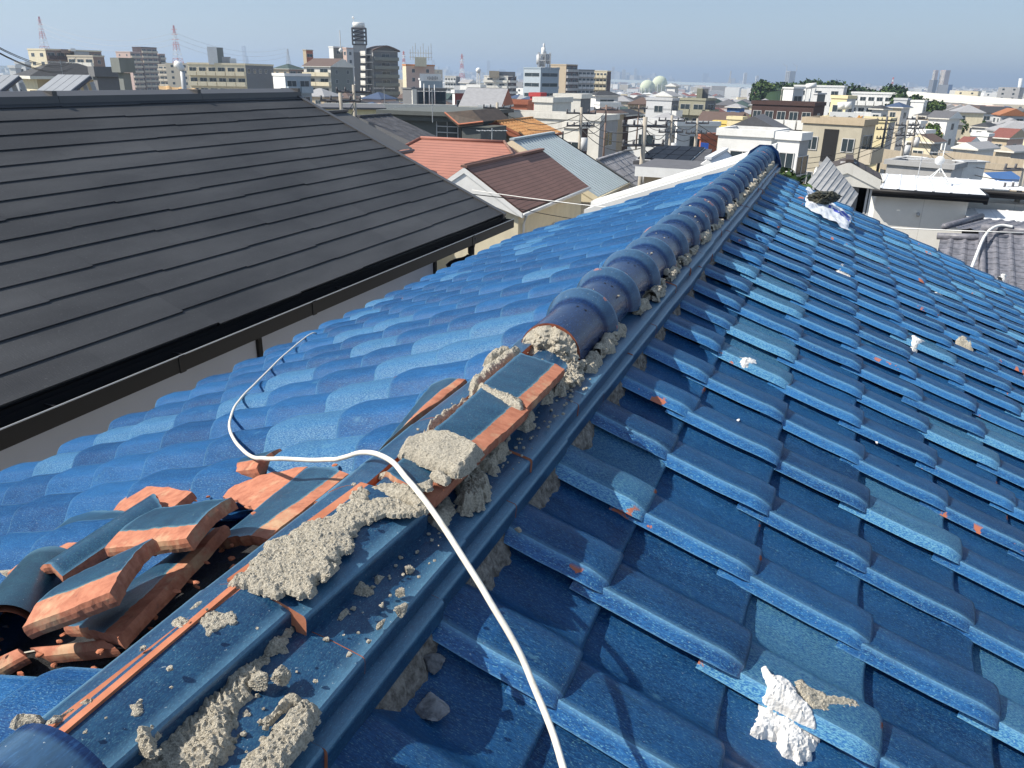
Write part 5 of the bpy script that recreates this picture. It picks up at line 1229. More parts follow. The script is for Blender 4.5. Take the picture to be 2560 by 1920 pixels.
B_('warehouse','white arched hall behind the red brown box','warehouse',1150,1172,1190,207,300,40,'white','lgrey',left=BL,right=BL,roof='gable',roofmat='rlight',nf=1)
p=atd(1196,176,280); mb=MB(); lump_mesh(mb,p,(.85,.85,.85),1,0,3)
for k in range(4): mb.bar(p+Vector((.5*math.cos(k*1.57),.5*math.sin(k*1.57),0)),p+Vector((.9*math.cos(k*1.57),.9*math.sin(k*1.57),-20)),.16)
mb.build('water_tower',T['white'],None,'white ball shaped water tower on thin legs','water tower',origin=p)
# brick gable house with white trim
t=B_('brick_house','tan brick house with a white gable edge and two outdoor air conditioners','house',1162,1243,1270,266,78,10,'rust','offwhite',left=('few',{'sp':5}),right=BL,nf=1,roof='gable',roofmat='rlight'); wallmat(t[0],simple('tan_brick',(.36,.22,.14)),0)
for k in range(2):
    q=atd(1205+k*18,280,76); mb=MB(); mb.box(q,(.8,.35,1.2),.3); mb.tube([q+Vector((-.12,-.2,0)),q+Vector((-.12,-.14,0))],.22,12,1); mb.build('air_conditioner',[T['whitep'],T['grey']],None,['left one of the two white air conditioner boxes on the brick house','right one of the two white air conditioner boxes on the brick house'][k],'air conditioner','air conditioners on the brick house',origin=q)
# long beige parapet and cream wall behind the slate roof
a=atd(815,247,72); b_=atd(1135,272,72); lp_=empty('long_flat_building',((a.x+b_.x)/2,(a.y+b_.y)/2,-9.5),'long flat beige building with a pale parapet running behind the slate roof','building')
mb=MB(); U=(b_-a);U.z=0; rz=math.atan2(U.y,U.x); c=(a+b_)/2; zz=c.z; dv=Vector((-math.sin(rz),math.cos(rz),0))
mb.box((c.x+dv.x*8,c.y+dv.y*8,(zz-.9-9.5)/2),(U.length,16,9.5+zz-.9),rz); mb.build('wall',T['cream'],lp_)
mb=MB(); mb.box((c.x,c.y,zz-.45),(U.length+.4,.4,.9),rz); mb.build('parapet',T['offwhite'],lp_)
a=atd(785,264,58); b_=atd(957,282,58); cw=empty('cream_wall_house',((a.x+b_.x)/2,(a.y+b_.y)/2,-9),'house whose cream side wall fills the gap behind the slate roof','house'); c=(a+b_)/2; U=b_-a;U.z=0; rz=math.atan2(U.y,U.x)
mb=MB(); dv=Vector((-math.sin(rz),math.cos(rz),0)); mb.box((c.x+dv.x*3,c.y+dv.y*3,(c.z-9.5)/2),(U.length,6,9.5+c.z),rz); mb.build('wall',T['lyellow'],cw)
mb=MB(); mb.box((c.x+dv.x*3,c.y+dv.y*3,c.z+.06),(U.length+.5,6.5,.12),rz); mb.build('roof',T['rgrey'],cw)
# green grey house with flat eaves and a brown mansard
T['gdk']=simple('dark_green_grey',(.12,.13,.125)); a=atd(958,277,52); g0=empty('green_grey_house',(a.x+6,a.y+4,-9),'grey green house with long flat eaves, a white paned window and a brown mansard end','house')
b_=aty(1113,277,a.y); z=(a.z+b_.z)/2; mb=MB(); mb.box(((a.x+b_.x)/2+.4,a.y+4,z-.12),(b_.x-a.x+1.6,8.4,.24)); mb.box(((a.x+b_.x)/2+.4,a.y+4,z-.42),(b_.x-a.x+1.0,7.8,.3)); mb.build('roof',T['gdk'],g0)
mb=MB(); mb.box(((a.x+b_.x)/2+.8,a.y+4,(z-.57-9)/2),(b_.x-a.x,7,9+z-.57)); mb.build('wall',T['gdk'],g0)
p=aty(1119,331,a.y+.5); put(winmesh(1.5,1.5),'window',g0,p,0)
for k in range(3): mb=MB(); mb.box((p.x,a.y+.40,p.z-.35+.35*k),(1.4,.05,.05)); mb.build('glazing_bar',T['frame'],g0)
mq=[aty(1112,281,a.y-.6),aty(1180,275,a.y-.2),aty(1208,304,a.y-1.2),aty(1147,311,a.y-1.2)]
mb=MB(); mb.slab(mq,.15); mb.add([mq[1],mq[2],mq[2]+Vector((0,4,0)),mq[1]+Vector((0,4,0))],[(0,1,2,3)]); mb.build('mansard_roof',RM['mans'],g0)
mb=MB(); mb.bar(mq[0],mq[3],.07); mb.bar(mq[3],mq[2],.07); mb.build('roof_trim',T['rust'],g0)
mb=MB(); x0,x1=mq[3].x+.1,mq[2].x-.25; mb.box(((x0+x1)/2,mq[3].y+2.2,(mq[3].z-.2-9)/2),(x1-x0,4,9+mq[3].z-.2)); mb.build('bay_wall',T['gdk'],g0)
# orange roofs and creamy complex
h=gable_house('orange_roof_house','house with an orange tiled roof in front of the beige stepped complex',(1240,304),(1330,300),(1322,345),52,'tan',RM['org'],'wave',per=.5,crs=.4,barge='rust',en2=(1200,318))
T['bcw']=T['offwhite']
t=B_('factory_building','sprawling cream flat roofed building with a shaded grey end, beyond the orange roof','building',1230,1500,1544,303,76,24,'offwhite','grey',left=('few',{'sp':5}),right=('few',{'sp':3}),nf=2)
t2=B_('plant_room','square cream plant room on the cream building, left part with streaks','plant room',1335,1381,1428,257,84,28,'offwhite','offwhite',left=BL,right=BL,nf=1,hb=4.5)
t2=B_('plant_room','larger cream roof block behind the streaked plant room','plant room',1386,1452,1477,247,96,22,'offwhite','dgrey',left=BL,right=BL,nf=1,hb=5)
B_('water_tank','bright red box on the roof behind the cream plant room','roof box',1325,1350,1363,242,110,25,'red','red',left=BL,right=BL,nf=1,hb=3)
B_('house','brown roofed house with a dark glazed front left of the plant room','house',1225,1318,1334,262,100,16,'rust','rust',left=('balc',{'nb':3}),right=BL,nf=2,roofmat='rbrown',bmat='grey')
B_('house','low cream lean-to with an open dark doorway on the cream building','house',1410,1452,1470,322,66,30,'offwhite','dbrown',left=('winw',{}),right=BL,nf=1,hb=5)
# blue grey office with masts
t=B_('office_building','five storey blue grey office with ribbon windows and a cluster of masts on top','building',1309,1352,1398,172,292,44,'bluegrey','bluegrey',fh=3.3,left=('strip',{'seg':1}),right=('strip',{'seg':1}),nf=5); wallmat(t[0],simple('blue_grey_sunlit',(.42,.48,.53)),0)  # left face gets a paler copy of the wall, sunlight painted in
root=t[0]
for (x,yt_,r_,m_) in ((1350,136,1.5,'lgrey'),(1360,108,.45,'lgrey'),(1359,118,.9,'white'),(1368,134,.5,'metal'),(1373,135,.5,'metal'),(1362,128,.7,'metal'),(1356,140,.6,'lgrey')):
    p=atd(x,yt_,296); q=atd(x,172,296); mb=MB(); mb.tube([q,p],r_*.35,8); mb.tube([p+Vector((0,0,-3.2)),p+Vector((0,0,-.1))],r_*.8,10); mb.build('mast',T[m_],root)
mb=MB(); p=atd(1361,136,296)
for z in (0,-2,-4.2): 
    for k in range(6): a=k*math.pi/3; mb.bar(p+Vector((2.3*math.cos(a),2.3*math.sin(a),z)),p+Vector((2.3*math.cos(a+1.05),2.3*math.sin(a+1.05),z)),.18)
for k in range(6): a=k*math.pi/3; mb.bar(p+Vector((2.3*math.cos(a),2.3*math.sin(a),.6)),p+Vector((2.3*math.cos(a),2.3*math.sin(a),-5.3)),.22)
mb.build('mast_cage',T['metal'],root)
t=B_('apartment_building','brown grey apartment slab right behind the blue grey office','building',1376,1416,1444,163,430,34,'tan','dbrown',left=('few',{'sp':5}),right=('balc',{'nb':2}),nf=8,bmat='grey')
B_('apartment_building','darker middle apartment slab between the brown one and the yellowish one','building',1442,1446,1486,176,440,62,'dgrey','grey',left=BL,right=('balc',{'nb':4}),nf=7,bmat='lgrey')
B_('apartment_building','yellowish apartment slab with stacked balconies left of the twin gas holders','building',1482,1518,1528,179,450,20,'cream','dbrown',left=('balc',{'nb':4}),right=BL,nf=7,bmat='cream')
# gas holders
for (x,y,lab) in ((1649,210,'pale green spherical gas holder, the rear and higher of the two'),(1618,219,'pale green spherical gas holder, the front left of the two')):
    p=atd(x,y,1500 if x>1630 else 1420); r_=13.5 if x>1630 else 12.2; mb=MB(); lump_mesh(mb,p,(r_,r_,r_),1,0,4); 
    mb.sm=[True]*len(mb.f)
    mb2=MB()
    for k in range(12): a=k*math.pi/6; mb2.bar(p+Vector((r_*math.cos(a),r_*math.sin(a),0)),p+Vector((r_*math.cos(a),r_*math.sin(a),-r_-6)),.9)
    e=empty('gas_holder',p,lab,'gas holder','pair of spherical gas holders'); mb.build('sphere',simple('pale_green',(.55,.60,.45)),e); mb2.build('legs',T['lgrey'],e)
# middle distance
B_('house','white three storey house with grey hipped roof and long balconies left of the gas holders','house',1474,1490,1546,238,175,62,'white','lgrey',roof='hip',roofmat='rdark',left=BL,right=('balc',{'nb':1}),nf=3,bmat='white')
B_('house','white flat annex below the grey hipped balcony house','house',1484,1500,1550,262,160,60,'white','white',left=('win',{}),right=('balc',{'nb':1}),nf=1,bmat='white')
B_('house','ochre walled house with a broad grey roof behind the cream complex','house',1474,1520,1560,284,120,30,'tan','ochre' if False else 'tan',roof='hip',roofmat='rbrown',nf=1)
B_('temple_hall','low wide hall with a sweeping dark grey tiled roof in the centre','building',1520,1560,1600,288,125,20,'dbrown','dbrown',roof='hip',roofmat='rdark',nf=1)
t=B_('office_building','striped light grey building with a white gabled top in the centre','building',1616,1680,1697,252,172,22,'lgrey','dgrey',left=('few',{'sp':5}),right=('balc',{'nb':1}),nf=6,bmat='white'); wallmat(t[0],lined('striped_grey',(.60,.61,.62),(.38,.39,.40),3.0,'Z',.12),0)
B_('house','white gabled top storey of the striped building','house',1640,1678,1696,240,180,24,'white','grey',roof='gableB',roofmat='rlight',left=('few',{}),right=BL,nf=1,hb=4)
B_('house','white pointed gable house behind the striped building','house',1668,1688,1697,215,260,24,'white','lgrey',roof='gableB',roofmat='rlight',left=BL,right=BL,nf=2)
t=B_('apartment_building','olive beige apartment block with a square tank box on its roof','building',1698,1764,1790,252,192,24,'olive','dgrey',left=('balc',{'nb':2}),right=('balc',{'nb':1}),nf=5,bmat='olive'); rooftop(t,'roof_house',1743,1757,221,253,'olive',D=196,dep=5); rooftop(t,'roof_house',1757,1772,221,253,'dgrey',D=197,dep=5)
B_('house','long white two storey building with a dark flat roof, left half sunlit','house',1572,1665,1700,315,96,16,'white','grey',left=('winw',{}),right=('win',{}),nf=2)
B_('house','bluish white right half of the long two storey building','house',1690,1694,1798,315,92,68,'white','lgrey',left=BL,right=('winw',{}),nf=2)
B_('garage','orange walled garage with a bright blue shutter','garage',1750,1753,1794,348,72,66,'rust','rust',left=BL,right=BL,nf=1,hb=4)
a=atd(1752,356,70); b_=atd(1772,358,70); mb=MB(); mb.prism([a,b_,b_+Vector((0,0,-1.3)),a+Vector((0,0,-1.3))],Vector((a.x,a.y,0)).normalized()*-.1); o=mb.build('shutter',simple('shutter_blue',(.03,.10,.42)))
for q in C.collection.objects:
    if q.get('category')=='garage': o.parent=q; o.location=-q.location
B_('house','bright blue walled house with grey roof in the middle distance','house',1818,1850,1862,268,205,25,'blue','blue',roof='hip',roofmat='rlight',left=('win',{}),nf=2)
B_('shop_building','vivid yellow shop front with red marks left of the yellow house','shop',1783,1815,1822,310,142,20,'yellow','yellow',left=('few',{}),nf=2)
B_('house','yellow house with a dark roof line in the middle distance','house',1818,1855,1866,300,140,22,'lyellow','lyellow',left=('win',{'sp':4}),nf=2,roofmat='rbrown')
B_('house','salmon house right of the yellow house','house',1862,1890,1900,315,135,22,'pink','pink',left=('win',{}),nf=2)
B_('house','white house with a brown flat roof just left of the far ridge end','house',1795,1930,1965,345,62,14,'white','offwhite',left=('winw',{}),right=('win',{}),nf=1,roofmat='rbrown')
B_('house','white house with balconies right behind the far end of the blue ridge','house',1943,2000,2023,352,58,22,'white','grey',left=('balc',{'nb':1}),right=('few',{}),nf=2,bmat='white',roofmat='rbrown')
# right hand side
t=B_('apartment_building','dark maroon apartment block with white balconies and a white stair tower','building',1880,2035,2062,266,122,16,'dbrown','dbrown',left=('balc',{'nb':5}),right=('win',{}),nf=4,bmat='white')
B_('stair_tower','tall white box tower rising behind the maroon apartments','tower',1959,1984,2010,222,136,38,'white','lgrey',left=BL,right=('few',{'sp':2}),nf=3,hb=9,parapet=.2)
B_('stair_tower','grey square tower right of the white box tower','tower',2034,2044,2064,236,134,50,'lgrey','ggrey',left=BL,right=('few',{'sp':2}),nf=2,hb=8,parapet=.2)
p=atd(2028,221,140); q=atd(2028,208,140); mb=MB(); mb.tube([p,q],.8,12); 
for k in range(4): mb.bar(p+Vector((.7*math.cos(k*1.57),.7*math.sin(k*1.57),0)),p+Vector((.8*math.cos(k*1.57),.8*math.sin(k*1.57),-4)),.12)
mb.build('water_tank',T['white'],None,'small white cylindrical tank on legs above the maroon apartments','water tank',origin=p)
B_('school_building','long white slab at the foot of the wooded hill, left one','building',1985,2110,2118,219,262,8,'white','lgrey',left=('win',{'sp':4,'ww':2}),nf=4)
B_('school_building','second long white slab at the foot of the wooded hill, right one','building',2128,2255,2263,237,262,8,'white','lgrey',left=('balc',{'nb':6}),nf=3,bmat='white')
B_('house','plain lavender grey box before the white school slabs','house',2235,2268,2276,251,230,20,'lgrey','grey',left=BL,right=BL,nf=2)
B_('house','white low box right of the lavender grey box','house',2277,2310,2318,256,235,16,'white','white',left=BL,nf=2)
t=B_('apartment_building','beige four storey block with a dark central stairwell and rounded end balconies','building',2007,2157,2189,315,76,18,'tan','beige',left=BL,right=('balc',{'nb':1}),nf=4,bmat='beige'); wallmat(t[0],simple('khaki_tile',(.46,.42,.33)),0)
root,C2,A_,Bd,la,lb,zt=t; rz=math.atan2(-A_.y,-A_.x); Nn=Vector((-A_.y,A_.x))
O=C2+A_*la
def onf(px_): # distance along the face for a picture column
    r=ray(px_,330); r2=Vector((r.x,r.y)); s_=(-O.x*(-r2.y)-O.y*r2.x)/((-A_).x*(-r2.y)+(-A_).y*r2.x); return s_
s0,s1=onf(2061),onf(2097); q=O-A_*((s0+s1)/2); Nf=Vector((-A_.y,A_.x)); Nf=Nf if Nf.dot(C2)<0 else -Nf
mb=MB(); q2=q+Nf*.02; mb.box((q2.x,q2.y,zt-5.6),(s1-s0,.06,10.4),rz); mb.build('stairwell',T['black'],root)  # flat black panel paints the shade of the recess
for f in range(3):
    for (a,b_) in ((2020,2048),(2109,2141)):
        sa,sb=onf(a),onf(b_); q=O-A_*((sa+sb)/2)+Nf*.02; put(winmesh(sb-sa,1.15),'window',root,V3(q,zt-1.65-3*f),rz)
    q=O-A_*((s0+s1)/2)+Nf*.1; mb=MB(); mb.box((q.x,q.y,zt-3.3-3*f),(s1-s0,.2,.35),rz); mb.build('stair_landing',T['grey'],root)
t=B_('shop_building','yellow supermarket building with a large white rooftop sign','building',2056,2222,2238,307,112,10,'lyellow','grey',left=('few',{'sp':6}),nf=2); rooftop(t,'upper_storey',2072,2168,300,308,'lyellow',D=116,dep=8)
# rooftop sign
a=atd(2075,279,110); b_=atd(2162,282,110); h_=22/1956*113; U=(b_-a);U.z=0;rz=math.atan2(U.y,U.x);c=(a+b_)/2; Nn=Vector((U.y,-U.x,0)).normalized()
sg=empty('roof_sign',(c.x,c.y,c.z-h_),'wide white rooftop sign with dark lettering and an orange bird mark','sign')
mb=MB(); mb.box((c.x,c.y,c.z-h_/2),(U.length,.5,h_),rz); mb.build('board',T['white'],sg)
cu=bpy.data.curves.new('sign_text','FONT'); cu.body='GourmetCity'; cu.size=1; cu.extrude=.02; cu.align_x='CENTER'; cu.align_y='CENTER'
to=bpy.data.objects.new('tmp',cu); C.collection.objects.link(to); dg=bpy.context.evaluated_depsgraph_get(); me=bpy.data.meshes.new_from_object(to.evaluated_get(dg)); bpy.data.objects.remove(to)
xs=[v.co.x for v in me.vertices]; w0=max(xs)-min(xs); sc_=U.length*.62/w0
for v in me.vertices: v.co=Vector((v.co.x*sc_,v.co.y*sc_*1.15,v.co.z))
me.materials.clear(); me.materials.append(T['steel']); o=put(me,'lettering',sg,Vector((c.x,c.y,c.z-h_/2))+Nn*.28-U.normalized()*U.length*.08,rz); o.rotation_euler=(math.pi/2,0,rz)
q=Vector((c.x,c.y,c.z-h_/2))+Nn*.27+U.normalized()*U.length*.34; un=U.normalized(); mb=MB()
mb.prism([q+un*-.45+Vector((0,0,-.1)),q+un*-.1+Vector((0,0,-.35)),q+un*.25+Vector((0,0,-.15)),q+un*.5+Vector((0,0,.3)),q+un*.2+Vector((0,0,.15)),q+un*.05+Vector((0,0,.38)),q+un*-.12+Vector((0,0,.08))],Nn*.03); mb.build('bird_mark',simple('sign_orange',(.75,.33,.04)),sg)
for k in range(2):
    p=atd(2106+k*12,273,114); q=atd(2106+k*12,255,114); mb=MB(); mb.tube([p,q],.55,12); mb.build('water_tank',T['white'],None,['left one of two upright white tanks behind the rooftop sign','right one of two upright white tanks behind the rooftop sign'][k],'water tank','tanks on the yellow building',origin=p)
B_('house','house with a dark recessed roof deck and pale walls behind the white tanks','house',2078,2118,2140,247,150,28,'lyellow','lgrey',left=('few',{}),nf=2,roofmat='rbrown')
# railway viaduct
a=atd(2198,371,100); b_=atd(2600,424,66); vd=empty('railway_viaduct',((a.x+b_.x)/2,(a.y+b_.y)/2,-12),'brown concrete railway viaduct crossing the right side below the white houses','viaduct')
U=b_-a; n_=9; Nn=Vector((-U.y,U.x,0)).normalized()
mb=MB(); mb.prism([a,b_,b_+Vector((0,0,-1.35)),a+Vector((0,0,-1.35))],Nn*.3); mb.prism([a+Vector((0,0,-1.36)),b_+Vector((0,0,-1.36)),b_+Vector((0,0,-2.1)),a+Vector((0,0,-2.1))],Nn*6); mb.prism([a+Nn*6.3,b_+Nn*6.3,b_+Nn*6.3+Vector((0,0,-1.35)),a+Nn*6.3+Vector((0,0,-1.35))],Nn*.3); mb.build('deck',simple('viaduct_concrete',(.36,.31,.24),wear=.6),vd)
for k in range(n_): 
    p=a+U*((k+.5)/n_)+Nn*3; mb=MB(); mb.box((p.x,p.y,p.z-4.7),(1.0,5,5.2),math.atan2(U.y,U.x)); mb.build('pier',T['concrete'],vd)
# white boxes, flat roofs and blue roof
B_('house','white cube room on the flat grey roof in front of the viaduct','house',2247,2290,2312,398,52,24,'white','white',left=BL,right=BL,nf=1,hb=2.2,parapet=.05)
B_('flat_roof_building','broad flat grey roof in front of the viaduct','building',2215,2380,2415,424,47,14,'grey','lgrey',left=('few',{}),nf=1,parapet=.25)
B_('house','white ribbed cube with one tiny window right of the flat grey roof','house',2389,2410,2465,406,49,52,'lgrey','white',left=BL,right=('few',{'sp':3,'ww':.5,'wh':.5}),nf=1,hb=4,parapet=.05)
B_('house','small house with a bright blue roof below the viaduct','house',2448,2490,2530,452,54,35,'white','white',roof='gableB',roofmat='blue',left=BL,right=BL,nf=1,hb=3)
B_('school_building','long salmon pink two storey building in the right middle distance','building',2368,2425,2525,268,350,58,'pink','pink',left=('win',{}),right=('balc',{'nb':10}),nf=2,bmat='pink')
for (xl,xc,xr,yt,D_,ml,mr,rf,rm,lab) in ((2268,2300,2315,310,150,'white','white',None,'rlight','white flat roofed house behind the poles right of the supermarket'),
 (2270,2330,2354,355,105,'cream','grey','gableB','rbrown','cream house with brown gable roof just above the viaduct'),
 (2270,2312,2335,335,125,'white','cream',None,'rlight','white stepped house above the brown gabled one'),
 (2316,2350,2368,336,190,'white','cream','gable','rorange','house with a bright orange roof in the right middle distance'),
 (2392,2440,2486,372,112,'white','white','gableB','rlight','white twin gabled house above the viaduct at the right'),
 (2405,2420,2440,356,135,'white','white','gable','rred','white house with a red roof edge at the right'),
 (2428,2470,2482,342,150,'white','pink',None,'rlight','white house with two tall windows at the right'),
 (2480,2520,2560,345,160,'tan','pink','gable','rred','long reddish roofed row at the right edge'),
 (2490,2530,2566,378,120,'beige','grey','gableB','rlight','beige house with a pale gable by the right edge'),
 (2322,2370,2400,296,190,'white','white','gable','rgrey','broad house with a long grey gable roof behind the orange one'),
 (2215,2255,2275,268,190,'beige','lgrey','hip','rblue','house with a dark blue hipped roof right of the supermarket sign'),
 (2180,2205,2222,272,170,'lgrey','lgrey','hip','rdark','grey house with a dark pyramid roof right of the sign'),
 (2290,2325,2345,290,200,'tan','grey','hip','rdark','tan house with a dark hipped roof above the orange roof'),
 (2430,2470,2500,318,230,'white','white','hip','rdark','white house with a navy hipped roof at the right'),
 (2500,2535,2575,325,210,'lgrey','white','gable','rlight','wide pale roofed house at the far right')):
    B_('house',lab,'house',xl,xc,xr,yt,D_,24,ml,mr,roof=rf,roofmat=rm,left=('win',{}),right=('win',{}),nf=2)
# far things: twin towers, tower under construction, chimney
for (xl,xc,xr,yt,lab) in ((2334,2340,2347,176,'slimmer left twin residential tower far away at the right'),(2352,2365,2377,176,'wider right twin residential tower far away')):
    B_('tower_block',lab,'tower block',xl,xc,xr,yt,2600,40,'pink','pink',left=('balc',{'nb':2}),right=BL,nf=18,bmat='offwhite')
B_('tower_block','dark low block in front of the twin towers','tower block',2324,2335,2345,200,2500,40,'dgrey','dgrey',left=BL,right=BL,nf=1)
B_('tower_block','wide dark glass block under the right twin tower','tower block',2346,2372,2382,212,2450,30,'dgrey','blue',left=BL,right=BL,nf=1)
t=B_('tower_block','far tower under construction with cranes above the hill','tower block',1965,1976,1990,178,3000,35,'lgrey','grey',left=('balc',{'nb':2}),right=BL,nf=14,bmat='grey')
for x in (1966,1991): 
    p=atd(x,178,3000); mb=MB(); mb.bar(p,p+Vector((0,0,20)),1.4); mb.bar(p+Vector((0,0,14)),p+Vector((-14,0,24)),1.2); mb.build('tower_crane',T['metal'],None,'crane on the left corner of the far tower' if x<1970 else 'crane on the right corner of the far tower','crane',origin=p)
p=atd(2549,233,2000); q=atd(2552,196,2000); mb=MB(); mb.tube([p+Vector((0,0,-10)),q],[4,3.2],12); mb.build('chimney',T['white'],None,'white factory chimney on the horizon at the right edge','chimney',origin=p)
# elevated expressway
a=atd(2250,227,760); b_=atd(2750,262,560); ex=empty('expressway',((a.x+b_.x)/2,(a.y+b_.y)/2,-30),'long pale elevated expressway across the right distance','expressway'); U=b_-a;Nn=Vector((-U.y,U.x,0)).normalized()
mb=MB(); mb.prism([a,b_,b_+Vector((0,0,-4.2)),a+Vector((0,0,-4.2))],Nn*1); mb.prism([a+Vector((0,0,-4.3)),b_+Vector((0,0,-4.3)),b_+Vector((0,0,-5.6)),a+Vector((0,0,-5.6))],Nn*16); mb.build('deck',T['offwhite'],ex)
for k in range(16):
    p=a+U*((k+.5)/16)+Nn*8; mb=MB(); mb.box((p.x,p.y,p.z-13),(3,10,16),math.atan2(U.y,U.x)); mb.build('pier',T['bluegrey'],ex)
a=atd(1500,197,1900); b_=atd(2150,222,1500); ex=empty('rail_viaduct',((a.x+b_.x)/2,(a.y+b_.y)/2,-40),'far thin pale viaduct running behind the gas holders','viaduct'); U=b_-a;Nn=Vector((-U.y,U.x,0)).normalized()
mb=MB(); mb.prism([a,b_,b_+Vector((0,0,-5)),a+Vector((0,0,-5))],Nn*12); mb.build('deck',T['bluegrey'],ex)
# pylons
def pylon(x,yt,yb,D,cols,label,arms=3,hw=None):
    p=atd(x,yb,D); top=atd(x,yt,D).z; H=top-p.z; b_=MB(); H0=H+12; z0=p.z-12; w0=H0*.10
    n=12
    for k in range(n):
        z1=z0+H0*k/n; z2=z0+H0*(k+1)/n; wf=lambda z:w0*(1-(z-z0)/H0)**1.25+.5; a1,a2=wf(z1),wf(z2); mi=(n-1-k)//2%2 if cols else 2; th_=max(.35,D/1956*.55)
        cs=[(-1,-1),(1,-1),(1,1),(-1,1)]
        for i in range(4):
            s_=cs[i];t_=cs[(i+1)%4]; b_.bar((p.x+s_[0]*a1,p.y+s_[1]*a1,z1),(p.x+s_[0]*a2,p.y+s_[1]*a2,z2),th_,mi); b_.bar((p.x+s_[0]*a1,p.y+s_[1]*a1,z1),(p.x+t_[0]*a2,p.y+t_[1]*a2,z2),th_*.7,mi); b_.bar((p.x+s_[0]*a2,p.y+s_[1]*a2,z2),(p.x+t_[0]*a2,p.y+t_[1]*a2,z2),th_*.6,mi)
    for k in range(arms):
        z=top-H*(.10+.13*k); l=w0*(.75+.1*k); b_.bar((p.x-l,p.y,z),(p.x+l,p.y,z),th_*.9,0 if cols else 2)
    b_.build('pylon',[T['mred'],T['white'],T['metal']],None,label,'pylon',origin=p); return Vector((p.x,p.y,top-H*.2))
pa=pylon(113,42,128,1300,1,'tall red and white lattice pylon at the far left',4)
pb=pylon(446,64,160,1100,1,'tall red and white lattice pylon above the long beige apartments',4)
pc=pylon(721,122,150,1400,0,'grey lattice pylon above the green roofed block')
pylon(1010,128,165,1500,1,'red and white mast between the ten storey block and the aerial frame',3)
pylon(1155,135,190,1500,1,'red and white lattice mast above the small gridded apartments',3)
pylon(1825,177,198,2500,0,'faint pale lattice pylon near the horizon in the centre right',3); pylon(2230,193,214,2200,1,'faint red and white pylon right of the wooded hill',3)
def wire(a,b_,sag,r_,label,n=14,mat='wire',grp='overhead wires'):
    pts=[a.lerp(b_,k/n)+Vector((0,0,-sag*4*(k/n)*(1-k/n))) for k in range(n+1)]; mb=MB(); mb.tube(pts,r_,5); return mb.build('overhead_wire',T[mat],None,label,'wire',grp,origin=a)
for k,dz in enumerate((0,-6,-12)): wire(pa+Vector((3,0,dz)),pb+Vector((-3,0,dz)),14,.16,['topmost','middle','lowest'][k]+' faint wire strung between the two red and white pylons',mat='metal'); wire(pb+Vector((3,0,dz)),pc+Vector((-3,0,dz+4)),12,.16,['topmost','middle','lowest'][k]+' faint wire from the second pylon to the grey one',mat='metal')
for k,(ya,yb_) in enumerate(((109,144),(112,148),(122,160),(124,163))):
    wire(atd(-20,ya,26),atd(190,yb_,60),.5,.012,['highest','second','third','lowest'][k]+' of the dark wires crossing the upper left corner')
# utility poles
def pole(x,yt,yb,D,label,arms=2,tr=True,r0=.13,mat='pole'):
    p=atd(x,yb,D); top=atd(x,yt,D).z; e=empty('utility_pole',p,label,'utility pole','utility poles'); mb=MB(); mb.tube([p+Vector((0,0,-3)),(p.x,p.y,top)],[r0,r0*.7],10); mb.build('shaft',T[mat],e)
    for k in range(arms):
        z=top-.35-.75*k; ang=.5+k*.2; d=Vector((math.cos(ang),math.sin(ang),0)); mb=MB(); mb.bar(Vector((p.x,p.y,z))-d*.95,Vector((p.x,p.y,z))+d*.95,.08)
        for s_ in (-.9,-.45,.45,.9): mb.tube([Vector((p.x,p.y,z))+d*s_,Vector((p.x,p.y,z+.22))+d*s_],.05,6)
        mb.build('crossarm',T['steel'],e)
    if tr:
        mb=MB(); mb.tube([(p.x+.32,p.y-.1,top-2.6),(p.x+.32,p.y-.1,top-1.8)],.22,12); mb.build('transformer',T['lgrey'],e)
        mb=MB(); mb.box((p.x-.25,p.y,top-3.2),(.3,.25,.5)); mb.build('junction_box',T['steel'],e)
    return Vector((p.x,p.y,top-.4))
q1=pole(1600,292,470,34,'tan concrete pole standing between the tiled house and the solar panels')
q2=pole(1449,268,370,52,'pole with a transformer in front of the cream complex')
q3=pole(888,212,291,46,'pole with a tan lower half behind the slate roof verge',1,False)
q4=pole(853,232,275,40,'short grey pole left of the tan one behind the slate roof',1,False)
q5=pole(1242,256,348,56,'slim pole beside the orange tiled roof',1,False)
q6=pole(1673,288,375,58,'busy pole in front of the striped grey building')
q7=pole(1738,296,360,66,'slender pole in front of the olive apartments',2,False)
q8=pole(2205,290,365,80,'dark pole before the yellow supermarket wall',3,False,mat='steel')
q9=pole(2276,286,380,78,'cluttered pole right of the yellow supermarket')
q10=pole(2246,300,425,70,'thin pole with many crossarms by the beige balconies',3)
q11=pole(2548,400,480,40,'pale pole at the right edge below the viaduct')
q12=pole(1511,262,350,64,'far orange brown pole beside the cream complex',1,False,r0=.09,mat='brown')
q13=pole(1595,262,300,90,'reddish pole behind the tan concrete one',1,False,r0=.09,mat='brown')
q14=pole(1950,222,262,190,'slim pole on the left of the white box tower',1,False)
ws=[(q2,q1,.6),(q1,q6,.8),(q6,q7,.5),(q3,q4,.2),(q5,q2,.8),(q8,q10,.4),(q10,q9,.3),(q9,q11,1.2),(q12,q2,.6),(q13,q6,.8),(q7,q10,2.5)]
for k,(a,b_,s_) in enumerate(ws):
    for j in range(3): wire(a+Vector((0,0,-.4*j)),b_+Vector((0,0,-.4*j)),s_,.022,'dark service wire strung between the utility poles of the near streets')
wire(atd(1180,475,12),atd(2560,582,9),.1,.006,'thin pale wire crossing in front of the cream and white houses',mat='whitep')
wire(atd(1040,466,10),atd(1560,512,12),.05,.006,'thin dark wire passing before the cream house wall')
wire(atd(1290,520,14),atd(1500,556,14),.02,.006,'short dark wire below the eave of the cream house')
